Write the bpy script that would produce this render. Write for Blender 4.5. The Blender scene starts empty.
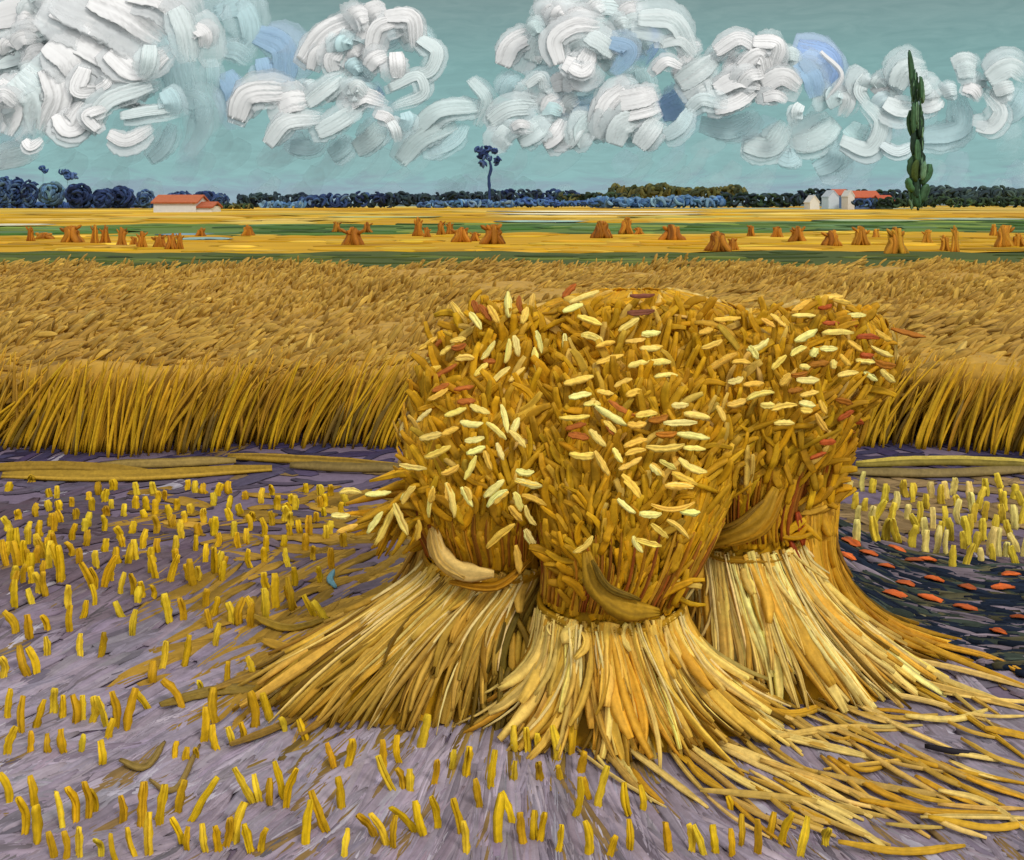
import bpy, math, random
import numpy as np

rng = np.random.default_rng(7)
random.seed(7)
scene = bpy.context.scene
C = scene.collection

# ------------------------------------------------------------------ camera numbers
F, H, HOR, CX = 1100.0, 1.6, 203.0, 512.0      # focal length in pixels, eye height, horizon row

def p3(px, py, Y):
    return np.array([(px - CX) * Y / F, Y, H - (py - HOR) * Y / F])

def gnd(px, py, z=0.0):
    Y = (H - z) * F / (py - HOR)
    return np.array([(px - CX) * Y / F, Y, z])

def lin(c, k=1.0):
    c = np.asarray(c, float) / 255.0
    l = np.where(c <= 0.04045, c / 12.92, ((c + 0.055) / 1.055) ** 2.4)
    return np.clip(l * k, 0.003, 0.86)

KA = 0.79            # albedo = pigment seen in full daylight * KA

# ------------------------------------------------------------------ mesh helpers
def mesh_from(name, V, Q, COL, smooth=True):
    me = bpy.data.meshes.new(name)
    V = np.ascontiguousarray(V, np.float32); Q = np.ascontiguousarray(Q, np.int32)
    me.vertices.add(len(V)); me.vertices.foreach_set('co', V.ravel())
    k = Q.shape[1]
    me.loops.add(Q.size); me.loops.foreach_set('vertex_index', Q.ravel())
    me.polygons.add(len(Q))
    me.polygons.foreach_set('loop_start', np.arange(0, Q.size, k, dtype=np.int32))
    me.polygons.foreach_set('use_smooth', np.full(len(Q), smooth))
    a = me.color_attributes.new('pigment', 'FLOAT_COLOR', 'POINT')
    COL = np.asarray(COL, np.float32)
    if COL.shape[1] == 3:
        COL = np.concatenate([COL, np.ones((len(COL), 1), np.float32)], 1)
    a.data.foreach_set('color', np.ascontiguousarray(COL).ravel())
    me.update(calc_edges=True)
    return me

class MB:
    def __init__(s): s.V = []; s.Q = []; s.K = []; s.n = 0
    def add(s, vqk):
        V, Q, K = vqk
        if K.shape[1] == 3: K = np.concatenate([K, np.ones((len(K), 1))], 1)
        s.V.append(V); s.Q.append(Q + s.n); s.K.append(K); s.n += len(V)
        return s
    def mesh(s, name, origin=(0, 0, 0)):
        return mesh_from(name, np.concatenate(s.V) - np.asarray(origin), np.concatenate(s.Q), np.concatenate(s.K))

def nrm(a):
    return a / np.maximum(np.linalg.norm(a, axis=-1, keepdims=True), 1e-9)

def curve(pts, L):
    """smooth polyline through pts, L samples"""
    pts = np.asarray(pts, float)
    n = len(pts)
    if n == 2:
        t = np.linspace(0, 1, L)[:, None]
        return pts[0] * (1 - t) + pts[1] * t
    d = np.concatenate([[0], np.cumsum(np.linalg.norm(np.diff(pts, axis=0), axis=1))]); d /= max(d[-1], 1e-9)
    t = np.linspace(0, 1, L)
    m = np.gradient(pts, d, axis=0)
    out = np.empty((L, pts.shape[1]))
    i = np.clip(np.searchsorted(d, t, side='right') - 1, 0, n - 2)
    h = (d[i + 1] - d[i])[:, None]; s = ((t - d[i])[:, None]) / h
    out = ((2*s**3 - 3*s**2 + 1) * pts[i] + (s**3 - 2*s**2 + s) * h * m[i]
           + (-2*s**3 + 3*s**2) * pts[i+1] + (s**3 - s**2) * h * m[i+1])
    return out

def strokes(P, N, w, th, col, M=6, tip=(0.7, 0.6), ridge=0.45, streak=0.16, rag=0.10, belly=0.3, kern=0.0, alpha=None, dry=0.0):
    """many solid strokes (stalks, ears, daubs): P (n,L,3) paths, N normals, w widths, th thickness, col (n,3)"""
    P = np.asarray(P, float)
    if P.ndim == 2: P = P[None]
    n, L, _ = P.shape
    N = np.asarray(N, float)
    if N.ndim == 1: N = np.broadcast_to(N, (n, L, 3))
    elif N.ndim == 2 and n == 1 and N.shape[0] == L: N = N[None]
    elif N.ndim == 2: N = np.broadcast_to(N[:, None, :], (n, L, 3))
    w = np.broadcast_to(np.asarray(w, float), (n,)); th = np.broadcast_to(np.asarray(th, float), (n,))
    col = np.broadcast_to(np.asarray(col, float), (n, 3))
    T = nrm(np.gradient(P, axis=1))
    B = nrm(np.cross(T, N)); N2 = nrm(np.cross(B, T))
    # blunt ends: first and last rings collapsed onto the end points
    idx = np.concatenate([[0], np.arange(L), [L - 1]])
    P = P[:, idx]; B = B[:, idx]; N2 = N2[:, idx]
    LL = L + 2
    s = np.linspace(0, 1, L)
    prof = np.minimum(1, tip[0] + (1 - tip[0]) * np.minimum(1, s / 0.22)) * np.minimum(1, tip[1] + (1 - tip[1]) * np.minimum(1, (1 - s) / 0.25))
    prof = np.concatenate([[0.02], prof, [0.02]])
    u = np.linspace(-1, 1, M)
    hh = np.sqrt(np.maximum(0, 1 - np.abs(u) ** 2.6)) * 0.85 + 0.15
    rid = 1 + ridge * (rng.random((n, 1, M)) - 0.5) * 2 + 0.18 * (rng.random((n, LL, M)) - 0.5)
    rid[:, :, 0] = 0.25; rid[:, :, -1] = 0.25
    hgt = hh[None, None] * rid
    if kern:
        ss = np.concatenate([[0], s, [1]])
        hgt = hgt * (1 + kern * np.sin(ss[None, :, None] * 38 + np.abs(u)[None, None] * 4))
    side = u[None, None] * (1 + rag * (rng.random((n, LL, M)) - 0.5) * 2)
    W = (w[:, None] * prof[None])[:, :, None] * 0.5
    TH = (th[:, None] * np.sqrt(prof)[None])[:, :, None]
    TH = TH.copy(); TH[:, 0] *= 0.1; TH[:, -1] *= 0.1
    top = P[:, :, None] + B[:, :, None] * (side * W)[..., None] + N2[:, :, None] * (hgt * TH)[..., None]
    ub = np.array([0.72, -0.72])
    bot = P[:, :, None] + B[:, :, None] * (ub[None, None] * W)[..., None] - N2[:, :, None] * (belly * TH)[..., None]
    K = M + 2
    V = np.concatenate([top, bot], 2).reshape(-1, 3)
    base = (np.arange(n)[:, None, None] * LL + np.arange(LL - 1)[None, :, None]) * K
    k = np.arange(K)[None, None]; k2 = (k + 1) % K
    Q = np.stack([base + k, base + k2, base + K + k2, base + K + k], -1).reshape(-1, 4)
    cv = 1 + streak * rng.standard_normal((n, 1, K)) + streak * 0.35 * rng.standard_normal((n, LL, K))
    cc = np.clip(col[:, None, None] * cv[..., None], 0.002, 0.88)
    if alpha is not None:
        al = np.broadcast_to(np.asarray(alpha, float), (n,))
        ss = np.concatenate([[0], s, [1]])
        st = rng.random((n, 1, K))
        for _ in range(1): st = (st + np.roll(st, 1, 2)) / 2
        a = al[:, None, None] * (1 - dry * 1.3 * np.clip(st + 0.75 * ss[None, :, None] ** 2 - 0.62 + 0.25 * (rng.random((n, LL, K)) - .5), 0, 1))
        edge = np.ones(K); edge[0] = 0.55; edge[M - 1] = 0.55
        a = np.clip(a * edge, 0, 1)
        cc = np.concatenate([cc, a[..., None]], -1)
    return V, Q, cc.reshape(-1, cc.shape[-1])

def tag(o, label=None, cat=None, group=None, kind=None):
    if label: o['label'] = label
    if cat: o['category'] = cat
    if group: o['group'] = group
    if kind: o['kind'] = kind
    return o

def link(name, me, mat, parent=None, loc=(0, 0, 0)):
    o = bpy.data.objects.new(name, me); C.objects.link(o)
    if mat and me: me.materials.append(mat)
    o.location = loc
    if parent: o.parent = parent
    return o

def obj(name, mb, mat, parent=None, origin=(0, 0, 0)):
    """mesh in world space; the object's origin is put at origin, relative to the parent's location"""
    me = mb.mesh(name, origin)
    loc = np.asarray(origin, float)
    if parent is not None:
        q = parent
        while q: loc = loc - np.array(q.location); q = q.parent
    return link(name, me, mat, parent, loc)

def empty(name, loc):
    o = bpy.data.objects.new(name, None); C.objects.link(o); o.location = loc; o.empty_display_size = .2
    return o

# ------------------------------------------------------------------ materials
def paint(name, rough=0.6, spec=0.25, grain=60.0, var=0.22, bump=0.25, alpha=False, stretch=(1, 1, 1), bdist=0.002):
    m = bpy.data.materials.new(name); m.use_nodes = True
    nt = m.node_tree; nt.nodes.clear()
    out = nt.nodes.new('ShaderNodeOutputMaterial')
    bs = nt.nodes.new('ShaderNodeBsdfPrincipled')
    at = nt.nodes.new('ShaderNodeAttribute'); at.attribute_name = 'pigment'
    tc = nt.nodes.new('ShaderNodeTexCoord')
    mp = nt.nodes.new('ShaderNodeMapping'); mp.inputs['Scale'].default_value = stretch
    nz = nt.nodes.new('ShaderNodeTexNoise'); nz.inputs['Scale'].default_value = grain; nz.inputs['Detail'].default_value = 4; nz.inputs['Roughness'].default_value = 0.65
    mr = nt.nodes.new('ShaderNodeMapRange'); mr.inputs['From Min'].default_value = 0.25; mr.inputs['From Max'].default_value = 0.75
    mr.inputs['To Min'].default_value = 1 - var; mr.inputs['To Max'].default_value = 1 + var
    mx = nt.nodes.new('ShaderNodeVectorMath'); mx.operation = 'SCALE'
    bp = nt.nodes.new('ShaderNodeBump'); bp.inputs['Strength'].default_value = bump; bp.inputs['Distance'].default_value = bdist
    l = nt.links.new
    l(tc.outputs['Object'], mp.inputs['Vector']); l(mp.outputs['Vector'], nz.inputs['Vector'])
    l(nz.outputs['Fac'], mr.inputs['Value']); l(at.outputs['Color'], mx.inputs[0]); l(mr.outputs['Result'], mx.inputs['Scale'])
    l(mx.outputs['Vector'], bs.inputs['Base Color']); l(nz.outputs['Fac'], bp.inputs['Height']); l(bp.outputs['Normal'], bs.inputs['Normal'])
    bs.inputs['Roughness'].default_value = rough; bs.inputs['Specular IOR Level'].default_value = spec
    if alpha:
        l(at.outputs['Alpha'], bs.inputs['Alpha'])
    l(bs.outputs['BSDF'], out.inputs['Surface'])
    return m

M_straw = paint('straw', grain=45, var=0.25, rough=0.6, spec=0.15)
M_ear = paint('grain_ear', grain=70, var=0.2, rough=0.6, spec=0.15)
M_wheat = paint('standing_wheat', grain=14, var=0.25, rough=0.65)
M_soil = paint('soil', grain=22, var=0.2, rough=0.9, spec=0.05)
M_field = paint('far_field', grain=0.5, var=0.2, rough=0.8, spec=0.1, bdist=0.05, stretch=(0.3, 1, 1))
M_leaf = paint('foliage', grain=1.2, var=0.3, rough=0.7, spec=0.15, bdist=0.1)
M_wall = paint('limewash_wall', grain=2, var=0.08, rough=0.8, bdist=0.05)
M_roof = paint('clay_roof', grain=3, var=0.2, rough=0.8, bdist=0.05)
M_bark = paint('bark', grain=4, var=0.25, rough=0.9, bdist=0.05)
M_cloud = paint('cloud', grain=0.018, var=0.07, rough=1.0, spec=0.0, alpha=True, bdist=4.0, bump=0.3)

def jit(c, n, v=0.12, k=KA):
    """n pigments scattered round one colour (or chosen from a list of colours)"""
    c = np.asarray(c, float)
    if c.ndim == 1: c = c[None]
    base = lin(c[rng.integers(0, len(c), n)], k)
    return np.clip(base * (1 + v * rng.standard_normal((n, 1)) + 0.025 * rng.standard_normal((n, 3))), 0.003, 0.86)

# ------------------------------------------------------------------ world, sun, camera
SUN_EL, SUN_AZ = math.radians(42), math.radians(146)       # azimuth clockwise from +Y (view direction): right and behind
w = bpy.data.worlds.new('World'); scene.world = w; w.use_nodes = True
nt = w.node_tree; nt.nodes.clear(); l = nt.links.new
out = nt.nodes.new('ShaderNodeOutputWorld'); bg = nt.nodes.new('ShaderNodeBackground'); bg.inputs['Strength'].default_value = 0.1
sky = nt.nodes.new('ShaderNodeTexSky'); sky.sky_type = 'NISHITA'; sky.sun_disc = False
sky.sun_elevation = SUN_EL; sky.sun_rotation = SUN_AZ; sky.dust_density = 2.0
tc = nt.nodes.new('ShaderNodeTexCoord')
sep = nt.nodes.new('ShaderNodeSeparateXYZ'); l(tc.outputs['Generated'], sep.inputs[0])
# broad brushy drift of thin vapour through the teal air
mp = nt.nodes.new('ShaderNodeMapping'); mp.inputs['Rotation'].default_value = (0, math.radians(-32), 0); mp.inputs['Scale'].default_value = (9, 9, 42)
l(tc.outputs['Generated'], mp.inputs['Vector'])
nz = nt.nodes.new('ShaderNodeTexNoise'); nz.inputs['Scale'].default_value = 2.6; nz.inputs['Detail'].default_value = 6; nz.inputs['Roughness'].default_value = 0.62; nz.inputs['Distortion'].default_value = 1.4
l(mp.outputs['Vector'], nz.inputs['Vector'])
add = nt.nodes.new('ShaderNodeMath'); add.operation = 'MULTIPLY_ADD'; add.inputs[1].default_value = 0.055; 
l(nz.outputs['Fac'], add.inputs[0]); l(sep.outputs['Z'], add.inputs[2])
ramp = nt.nodes.new('ShaderNodeValToRGB'); cr = ramp.color_ramp
mrz = nt.nodes.new('ShaderNodeMapRange'); mrz.inputs['From Min'].default_value = 0.0; mrz.inputs['From Max'].default_value = 0.5
l(add.outputs[0], mrz.inputs['Value']); l(mrz.outputs['Result'], ramp.inputs['Fac'])
def stop(pos, c):
    e = cr.elements.new(pos); e.color = (*lin(c), 1)
cr.elements[0].position = 0.0; cr.elements[0].color = (*lin((158, 176, 196)), 1)
cr.elements[1].position = 1.0; cr.elements[1].color = (*lin((110, 138, 150)), 1)
stop(0.07, (152, 178, 192)); stop(0.11, (143, 187, 188)); stop(0.2, (136, 180, 180)); stop(0.30, (128, 170, 168)); stop(0.42, (128, 155, 152)); stop(0.6, (118, 146, 150))
mr = nt.nodes.new('ShaderNodeMapRange'); mr.inputs['From Min'].default_value = 0.3; mr.inputs['From Max'].default_value = 0.7; mr.inputs['To Min'].default_value = 8.6; mr.inputs['To Max'].default_value = 11.0
l(nz.outputs['Fac'], mr.inputs['Value'])
sc = nt.nodes.new('ShaderNodeVectorMath'); sc.operation = 'SCALE'; l(ramp.outputs['Color'], sc.inputs[0]); l(mr.outputs['Result'], sc.inputs['Scale'])
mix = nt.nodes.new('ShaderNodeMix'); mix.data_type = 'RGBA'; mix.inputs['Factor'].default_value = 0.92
# unseen white overcast overhead and behind the viewer, added as soft fill light
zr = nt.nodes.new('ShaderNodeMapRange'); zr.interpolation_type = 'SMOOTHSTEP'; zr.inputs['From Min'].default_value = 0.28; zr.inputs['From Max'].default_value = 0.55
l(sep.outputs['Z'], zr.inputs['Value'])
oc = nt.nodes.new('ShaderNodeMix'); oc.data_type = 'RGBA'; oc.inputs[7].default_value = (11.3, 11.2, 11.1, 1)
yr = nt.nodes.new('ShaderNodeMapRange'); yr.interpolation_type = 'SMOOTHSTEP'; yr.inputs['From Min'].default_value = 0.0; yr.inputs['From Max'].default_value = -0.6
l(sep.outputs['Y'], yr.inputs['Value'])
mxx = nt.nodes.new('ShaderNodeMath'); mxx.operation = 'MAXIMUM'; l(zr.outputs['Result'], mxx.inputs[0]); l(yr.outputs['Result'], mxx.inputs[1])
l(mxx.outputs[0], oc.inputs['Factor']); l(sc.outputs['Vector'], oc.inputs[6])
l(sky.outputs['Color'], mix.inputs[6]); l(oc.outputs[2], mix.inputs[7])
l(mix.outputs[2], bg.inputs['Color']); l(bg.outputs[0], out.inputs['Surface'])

sd = bpy.data.lights.new('sun', 'SUN'); sd.energy = 1.5; sd.angle = math.radians(12); sd.color = (1.0, 0.96, 0.90)
so = bpy.data.objects.new('sun', sd); C.objects.link(so)
so.rotation_euler = (math.radians(90) - SUN_EL, 0, math.pi - SUN_AZ + 0.0)
so.location = (20, -20, 30)
# make sure the lamp points away from the sun's place in the sky
from mathutils import Vector
sdir = Vector((math.sin(SUN_AZ) * math.cos(SUN_EL), math.cos(SUN_AZ) * math.cos(SUN_EL), math.sin(SUN_EL)))
so.rotation_euler = (-sdir).to_track_quat('-Z', 'Y').to_euler()

cd = bpy.data.cameras.new('camera'); cam = bpy.data.objects.new('camera', cd); C.objects.link(cam)
cam.location = (0, 0, H); cam.rotation_euler = (math.radians(90), 0, 0)
cd.sensor_width = 36; cd.lens = F / 1024 * 36; cd.shift_y = -(430 - HOR) / 1024
cd.clip_start = 0.1; cd.clip_end = 6000
scene.camera = cam
vs = scene.view_settings; vs.view_transform = 'Standard'; vs.look = 'None'; vs.exposure = 0.0; vs.gamma = 1.0; vs.use_curve_mapping = False
scene.cycles.max_bounces = 5; scene.cycles.diffuse_bounces = 3; scene.cycles.transparent_max_bounces = 40

# ------------------------------------------------------------------ ground
def sheet(name, x0, x1, y0, y1, z, col, mat, nx=2, ny=2, amp=0.0, wave=None):
    xs = np.linspace(x0, x1, nx); ys = np.linspace(y0, y1, ny)
    X, Y = np.meshgrid(xs, ys)
    Z = np.full_like(X, z)
    if wave: X, Y, Z = wave(X, Y, Z)
    V = np.stack([X, Y, Z], -1).reshape(-1, 3)
    i = np.arange(ny - 1)[:, None] * nx + np.arange(nx - 1)[None]
    Q = np.stack([i, i + 1, i + nx + 1, i + nx], -1).reshape(-1, 4)
    return V, Q, np.broadcast_to(lin(col, KA), (len(V), 3))

g = MB(); g.add(sheet('ground', -2500, 2500, -300, 4500, -0.03, (92, 108, 106), M_soil))
tag(obj('ground', g, M_field), 'open farmland reaching back to the horizon', None, None, 'structure')

# far bands of crops, each a low sheet with a ragged edge and long ridges lying along it
def band(name, y_top, y_bot, z, cols, base, nst, label, wob=1.0, hgt=0.12, seed=0):
    r = np.random.default_rng(seed + 50)
    mb = MB()
    n = 160
    px = np.linspace(-700, 1720, n)
    def wv(k): 
        return wob * (np.sin(px / 61.0 + k) + 0.7 * np.sin(px / 23.0 + 2.1 * k) + 0.35 * np.sin(px / 9.0 + 3 * k))
    bt = (np.interp(px, [0, 1024], y_top) + wv(seed)) if not callable(y_top) else y_top(px)
    bb = (np.interp(px, [0, 1024], y_bot) + wv(seed + 1.7))
    rows = 6
    V = np.array([[gnd(px[i], bt[i] + (bb[i] - bt[i]) * j / (rows - 1), z) for i in range(n)] for j in range(rows)]).reshape(-1, 3)
    i = np.arange(rows - 1)[:, None] * n + np.arange(n - 1)[None]
    Q = np.stack([i, i + n, i + n + 1, i + 1], -1).reshape(-1, 4)
    mb.add((V, Q, np.broadcast_to(lin(base, KA), (len(V), 3))))
    P = []; W = []
    for k in range(nst):
        x = r.uniform(-300, 1320); f = r.random()
        top = np.interp(x, px, bt); bot = np.interp(x, px, bb); y = top + (bot - top) * (0.06 + 0.88 * f)
        ln = r.uniform(25, 95); sl = r.uniform(-1.3, 1.3)
        pts = [gnd(x - ln / 2, y + sl * .5, z), gnd(x, y - r.uniform(-.8, .8), z), gnd(x + ln / 2, y - sl * .5, z)]
        P.append(curve(pts, 7)); Y = pts[1][1]
        W.append(r.uniform(1.4, 3.4) * Y / F * Y / H * 0.9)
    W = np.array(W)
    mb.add(strokes(np.array(P), np.array([0, 0, 1.]), W, np.minimum(W * 0.05, hgt), jit(cols, nst, 0.10), M=5, tip=(.3, .2), streak=.1))
    return tag(obj(name, mb, M_field), label, None, None, 'structure')

YEL = [(205, 158, 25), (214, 168, 38), (196, 146, 22), (222, 180, 60), (188, 140, 20)]
GRN = [(92, 120, 48), (70, 105, 42), (120, 138, 60), (100, 130, 80), (60, 88, 38)]
DGR = [(75, 88, 34), (58, 72, 28), (98, 108, 42), (84, 92, 30)]
band('yellow_field', (206.3, 206.0), (227, 222), 0.02, YEL + [(224, 190, 90), (200, 170, 70)], (205, 160, 30), 240, 'far golden yellow field under the blue tree line', 0.4, 0.12, 1)
band('green_field', (226, 219.5), (237, 233), 0.06, GRN, (98, 122, 52), 150, 'far green crop strip between two yellow fields', 0.9, 0.07, 2)
band('yellow_field', (235.5, 231.5), (255, 251), 0.10, YEL, (204, 156, 24), 200, 'golden field dotted with small distant sheaves', 0.9, 0.04, 3)
band('grass_verge', (252.5, 251.5), (292, 292), 0.15, DGR, (76, 88, 34), 420, 'dark green grass verge behind the standing wheat', 0.9, 0.03, 4)

# a few cream and pale blue streaks lying on the far field
mb = MB()
for (x, y, ln, c) in [(570, 214, 26, (232, 225, 190)), (602, 211.5, 18, (238, 230, 195)), (632, 214, 30, (236, 222, 170)), (795, 213.5, 44, (232, 205, 110)), (470, 207, 40, (232, 206, 100)),
                      (545, 221.5, 30, (150, 180, 170)), (205, 239, 40, (140, 170, 165)), (185, 234.5, 18, (130, 160, 170)), (880, 220.5, 60, (165, 180, 140)), (980, 219, 60, (160, 175, 150)), (385, 217, 30, (190, 190, 120)),
                      (780, 208.5, 50, (150, 165, 140)), (700, 217, 90, (205, 190, 90)), (15, 225, 30, (205, 200, 170)), (110, 247, 50, (205, 160, 60))]:
    p = curve([gnd(x - ln / 2, y + .6, .14), gnd(x, y - .4, .15), gnd(x + ln / 2, y + .3, .14)], 7); Y = p[3][1]
    mb.add(strokes(p, np.array([0, 0, 1.]), 1.8 * Y / F * Y / H, .04, lin(c, KA), M=5, tip=(.3, .2)))
tag(obj('field_streaks', mb, M_field), 'pale cream and grey blue strips crossing the far yellow field', None, None, 'structure')

# ------------------------------------------------------------------ soil of the cut field
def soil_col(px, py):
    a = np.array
    stops = [(430, (64, 58, 88)), (466, (72, 64, 90)), (482, (92, 82, 98)), (520, (98, 84, 92)), (590, (110, 97, 106)), (640, (130, 119, 131)), (720, (146, 136, 148)), (860, (138, 127, 138)), (1000, (138, 127, 138))]  # darkest violet stops put a shadow strip at the wheat's foot into the soil colour
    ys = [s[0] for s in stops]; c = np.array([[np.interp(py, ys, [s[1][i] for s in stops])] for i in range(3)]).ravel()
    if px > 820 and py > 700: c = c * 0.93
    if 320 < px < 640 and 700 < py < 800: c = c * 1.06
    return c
def soil_dir(px, py):
    """screen slope of the furrow strokes, degrees (up to the right positive)"""
    if py < 560: a = 6 + 0.02 * (300 - px)
    elif py < 700: a = np.interp(px, [0, 330, 700, 1024], [24, 30, -20, -30])
    else: a = np.interp(px, [0, 250, 420, 500, 600, 700, 1024], [22, 35, 55, 82, 110, 135, 150])
    return a
mb = MB()
V, Q, K = sheet('s', -9, 9, 1.6, 8.2, 0.0, (118, 104, 122), M_soil)
mb.add((V, Q, K))
P = []; W = []; CO = []
for k in range(5200):
    px = rng.uniform(-260, 1290); py = 440 + 480 * rng.random() ** 0.85
    a = math.radians(soil_dir(px, py) + rng.normal(0, 9)); ln = rng.uniform(35, 110) * np.interp(py, [440, 860], [.6, 1.1])
    dx, dy = math.cos(a) * ln / 2, -math.sin(a) * ln / 2
    if py - abs(dy) < 436: continue
    bend = rng.normal(0, ln * .05)
    z = 0.002 + 0.004 * rng.random()
    p = curve([gnd(px - dx, py - dy, z), gnd(px + bend * math.sin(a), py + bend * math.cos(a), z), gnd(px + dx, py + dy, z)], 6)
    P.append(p); W.append(rng.uniform(8, 21) * p[2][1] / F * (1.3 if abs(math.sin(a)) < .5 else 1.0) )
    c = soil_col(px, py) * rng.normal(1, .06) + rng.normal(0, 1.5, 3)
    u = rng.random()
    if 120 < px < 440 and 485 < py < 715 and u < np.interp(px, [120, 200, 270, 440], [.05, .4, .8, .85]): c = np.array([150, 117, 46]) * rng.normal(1, .1)
    elif 230 < px < 760 and 640 < py < 770 and u < 0.22: c = np.array([128, 104, 52]) * rng.normal(1, .1)
    elif u < .03: c = np.array([166, 160, 170])
    elif u < .09: c = np.array([128, 104, 66])
    elif u < .18: c = c * .78
    if px > 835 and 478 < py < 535: c = np.array([138, 114, 78]) * rng.normal(1, .12)
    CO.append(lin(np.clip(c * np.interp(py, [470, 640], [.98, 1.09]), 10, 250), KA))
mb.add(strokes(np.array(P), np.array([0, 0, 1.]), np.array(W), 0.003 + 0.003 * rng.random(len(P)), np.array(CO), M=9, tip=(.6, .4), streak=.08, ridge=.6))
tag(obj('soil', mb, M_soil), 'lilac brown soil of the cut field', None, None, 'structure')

# dark patch at the right with long clods
mb = MB(); P = []; W = []; CO = []
for k in range(620):
    px = rng.uniform(815, 1150); lo = np.interp(px, [815, 860, 960, 1024, 1150], [540, 615, 655, 672, 690]); hi = np.interp(px, [815, 850, 920, 1024], [530, 530, 556, 568])
    py = rng.uniform(hi, lo)
    a = math.radians(np.interp(px, [820, 900, 1000], [-38, -18, -3]) + rng.normal(0, 5)); ln = rng.uniform(28, 62)
    dx, dy = math.cos(a) * ln / 2, -math.sin(a) * ln / 2; z = .012 + .006 * rng.random()
    P.append(curve([gnd(px - dx, py - dy, z), gnd(px, py + rng.normal(0, 1.5), z), gnd(px + dx, py + dy, z)], 6))
    W.append(rng.uniform(4, 8) * P[-1][2][1] / F * 2.2)
    u = rng.random(); c = (30, 38, 52) if u < .52 else (58, 66, 58) if u < .68 else (84, 80, 58) if u < .82 else (122, 110, 118)
    CO.append(lin(np.array(c) * rng.normal(1, .1), KA))
mb.add(strokes(np.array(P), np.array([0, 0, 1.]), np.array(W), .012, np.array(CO), M=7, tip=(.6, .4), streak=.2, ridge=.6))
tag(obj('dark_soil', mb, M_soil), 'blue black clods of soil at the right', None, None, 'structure')

def single(name, path, N, w, th, col, mat, M=6, **k):
    path = np.asarray(path)
    mb = MB().add(strokes(path, N, w, th, col, M=M, **k))
    return obj(name, mb, mat, None, path[0])
UP = np.array([0, 0, 1.]); TOCAM = np.array([0, -1., 0.0])

for (x, y) in [(898, 549), (870, 553), (852, 542), (848, 556), (887, 566), (915, 560), (928, 559), (935, 579), (907, 583), (896, 594), (931, 598), (968, 587), (1002, 587), (1010, 574), (966, 607), (999, 631), (1019, 617)]:
    a = math.radians(np.interp(x, [840, 900, 1000], [-32, -18, -3]) + rng.normal(0, 6)); ln = rng.uniform(13, 25)
    dx, dy = math.cos(a) * ln / 2, -math.sin(a) * ln / 2; z = .03
    p = curve([gnd(x - dx, y - dy, z), gnd(x, y - .8, z + .008), gnd(x + dx, y + dy, z)], 7)
    o = single('fallen_leaf', p, UP, rng.uniform(5, 8.5) * p[3][1] / F * 1.8, .004, lin(np.array((200, 94, 34)) * rng.normal(1, .1), KA), M_straw, M=8, tip=(rng.uniform(.3, .8), rng.uniform(.3, .8)), rag=.3, ridge=.7)
    tag(o, 'orange red leaf lying on the blue black soil patch', 'leaf', 'orange leaves on the dark soil patch')

# ------------------------------------------------------------------ standing wheat
def wheat_edge(x):       # front edge of the standing crop
    return 7.3 + 0.18 * np.sin(x * 1.1 + 1) + 0.1 * np.sin(x * 3.1)
YB = 18.6
mb = MB()
nx, ny = 120, 60
xs = np.linspace(-15, 15, nx); t = np.linspace(0, 1, ny)
X = np.broadcast_to(xs[None], (ny, nx)).copy(); Y = wheat_edge(xs)[None] + 0.10 + (YB - wheat_edge(xs)[None] - .10) * t[:, None] ** 1.3
Zc = 0.48 + 0.03 * np.sin(X * 2.3 + Y) + 0.025 * np.sin(X * 5.1 - Y * 2) + 0.015 * rng.standard_normal(X.shape)
Zc[0] = 0.0; Zc[1] = 0.40; Zc[-1] = 0.0
Y[1] = Y[0] + .05; Y[0] += .40
V = np.stack([X, Y, Zc], -1).reshape(-1, 3); i = np.arange(ny - 1)[:, None] * nx + np.arange(nx - 1)[None]
Q = np.stack([i, i + 1, i + nx + 1, i + nx], -1).reshape(-1, 4)
mb.add((V, Q, np.broadcast_to(lin((190, 145, 44), KA), (len(V), 3))))
# crowded ears
n = 27000
ey = wheat_edge(0) + (YB + .4 - 7.0) * rng.random(n) ** 1.15
ex = (rng.random(n) - 0.5) * 2 * (3.0 + ey * 0.56)
ey = np.maximum(ey, wheat_edge(ex) + 0.03)
swirl = 0.5 * np.sin(ex * 0.9 + ey * 0.5) + 0.35 * np.sin(ex * 2.1 - ey * 1.3)
canopy = 0.55 + 0.05 * np.sin(ex * 1.7 + ey * .8) + 0.03 * np.sin(ex * 4.3 - ey * 2.2) + 0.035 * rng.standard_normal(n)
nearf = np.clip(1 - (ey - wheat_edge(ex)) / .55, 0, 1); canopy = canopy - nearf * .22 * rng.random(n)
lean = 0.75 + 0.5 * swirl + 0.30 * rng.standard_normal(n)
ln = rng.uniform(.14, .27, n)
d = nrm(np.stack([np.sin(lean), -0.25 + .35 * rng.standard_normal(n), np.maximum(.2, np.cos(lean))], -1))
base = np.stack([ex, ey, canopy - ln * .6], -1)
s = np.linspace(0, 1, 5)
P = base[:, None] + d[:, None] * (ln[:, None, None] * s[None, :, None]) + np.array([.35, 0, -.35])[None, None] * (ln[:, None, None] * (s ** 2)[None, :, None]) * .35
tone = np.sin(ex * 1.3 + 2 * ey) * .35 + rng.standard_normal(n) * .6
pal = np.array([(162, 122, 42), (175, 134, 50), (187, 146, 56), (198, 158, 62), (212, 176, 84)], float)
ci = np.clip(np.round(1.9 + tone * 1.1), 0, 4).astype(int)
colr = lin(pal[ci], KA) * (1 + .08 * rng.standard_normal((n, 1)))
mb.add(strokes(P, nrm(np.stack([-.3 * np.ones(n), -np.ones(n), .55 * np.ones(n)], -1)), rng.uniform(.028, .060, n), .005, colr, M=6, tip=(.6, .35), streak=.14))
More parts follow.
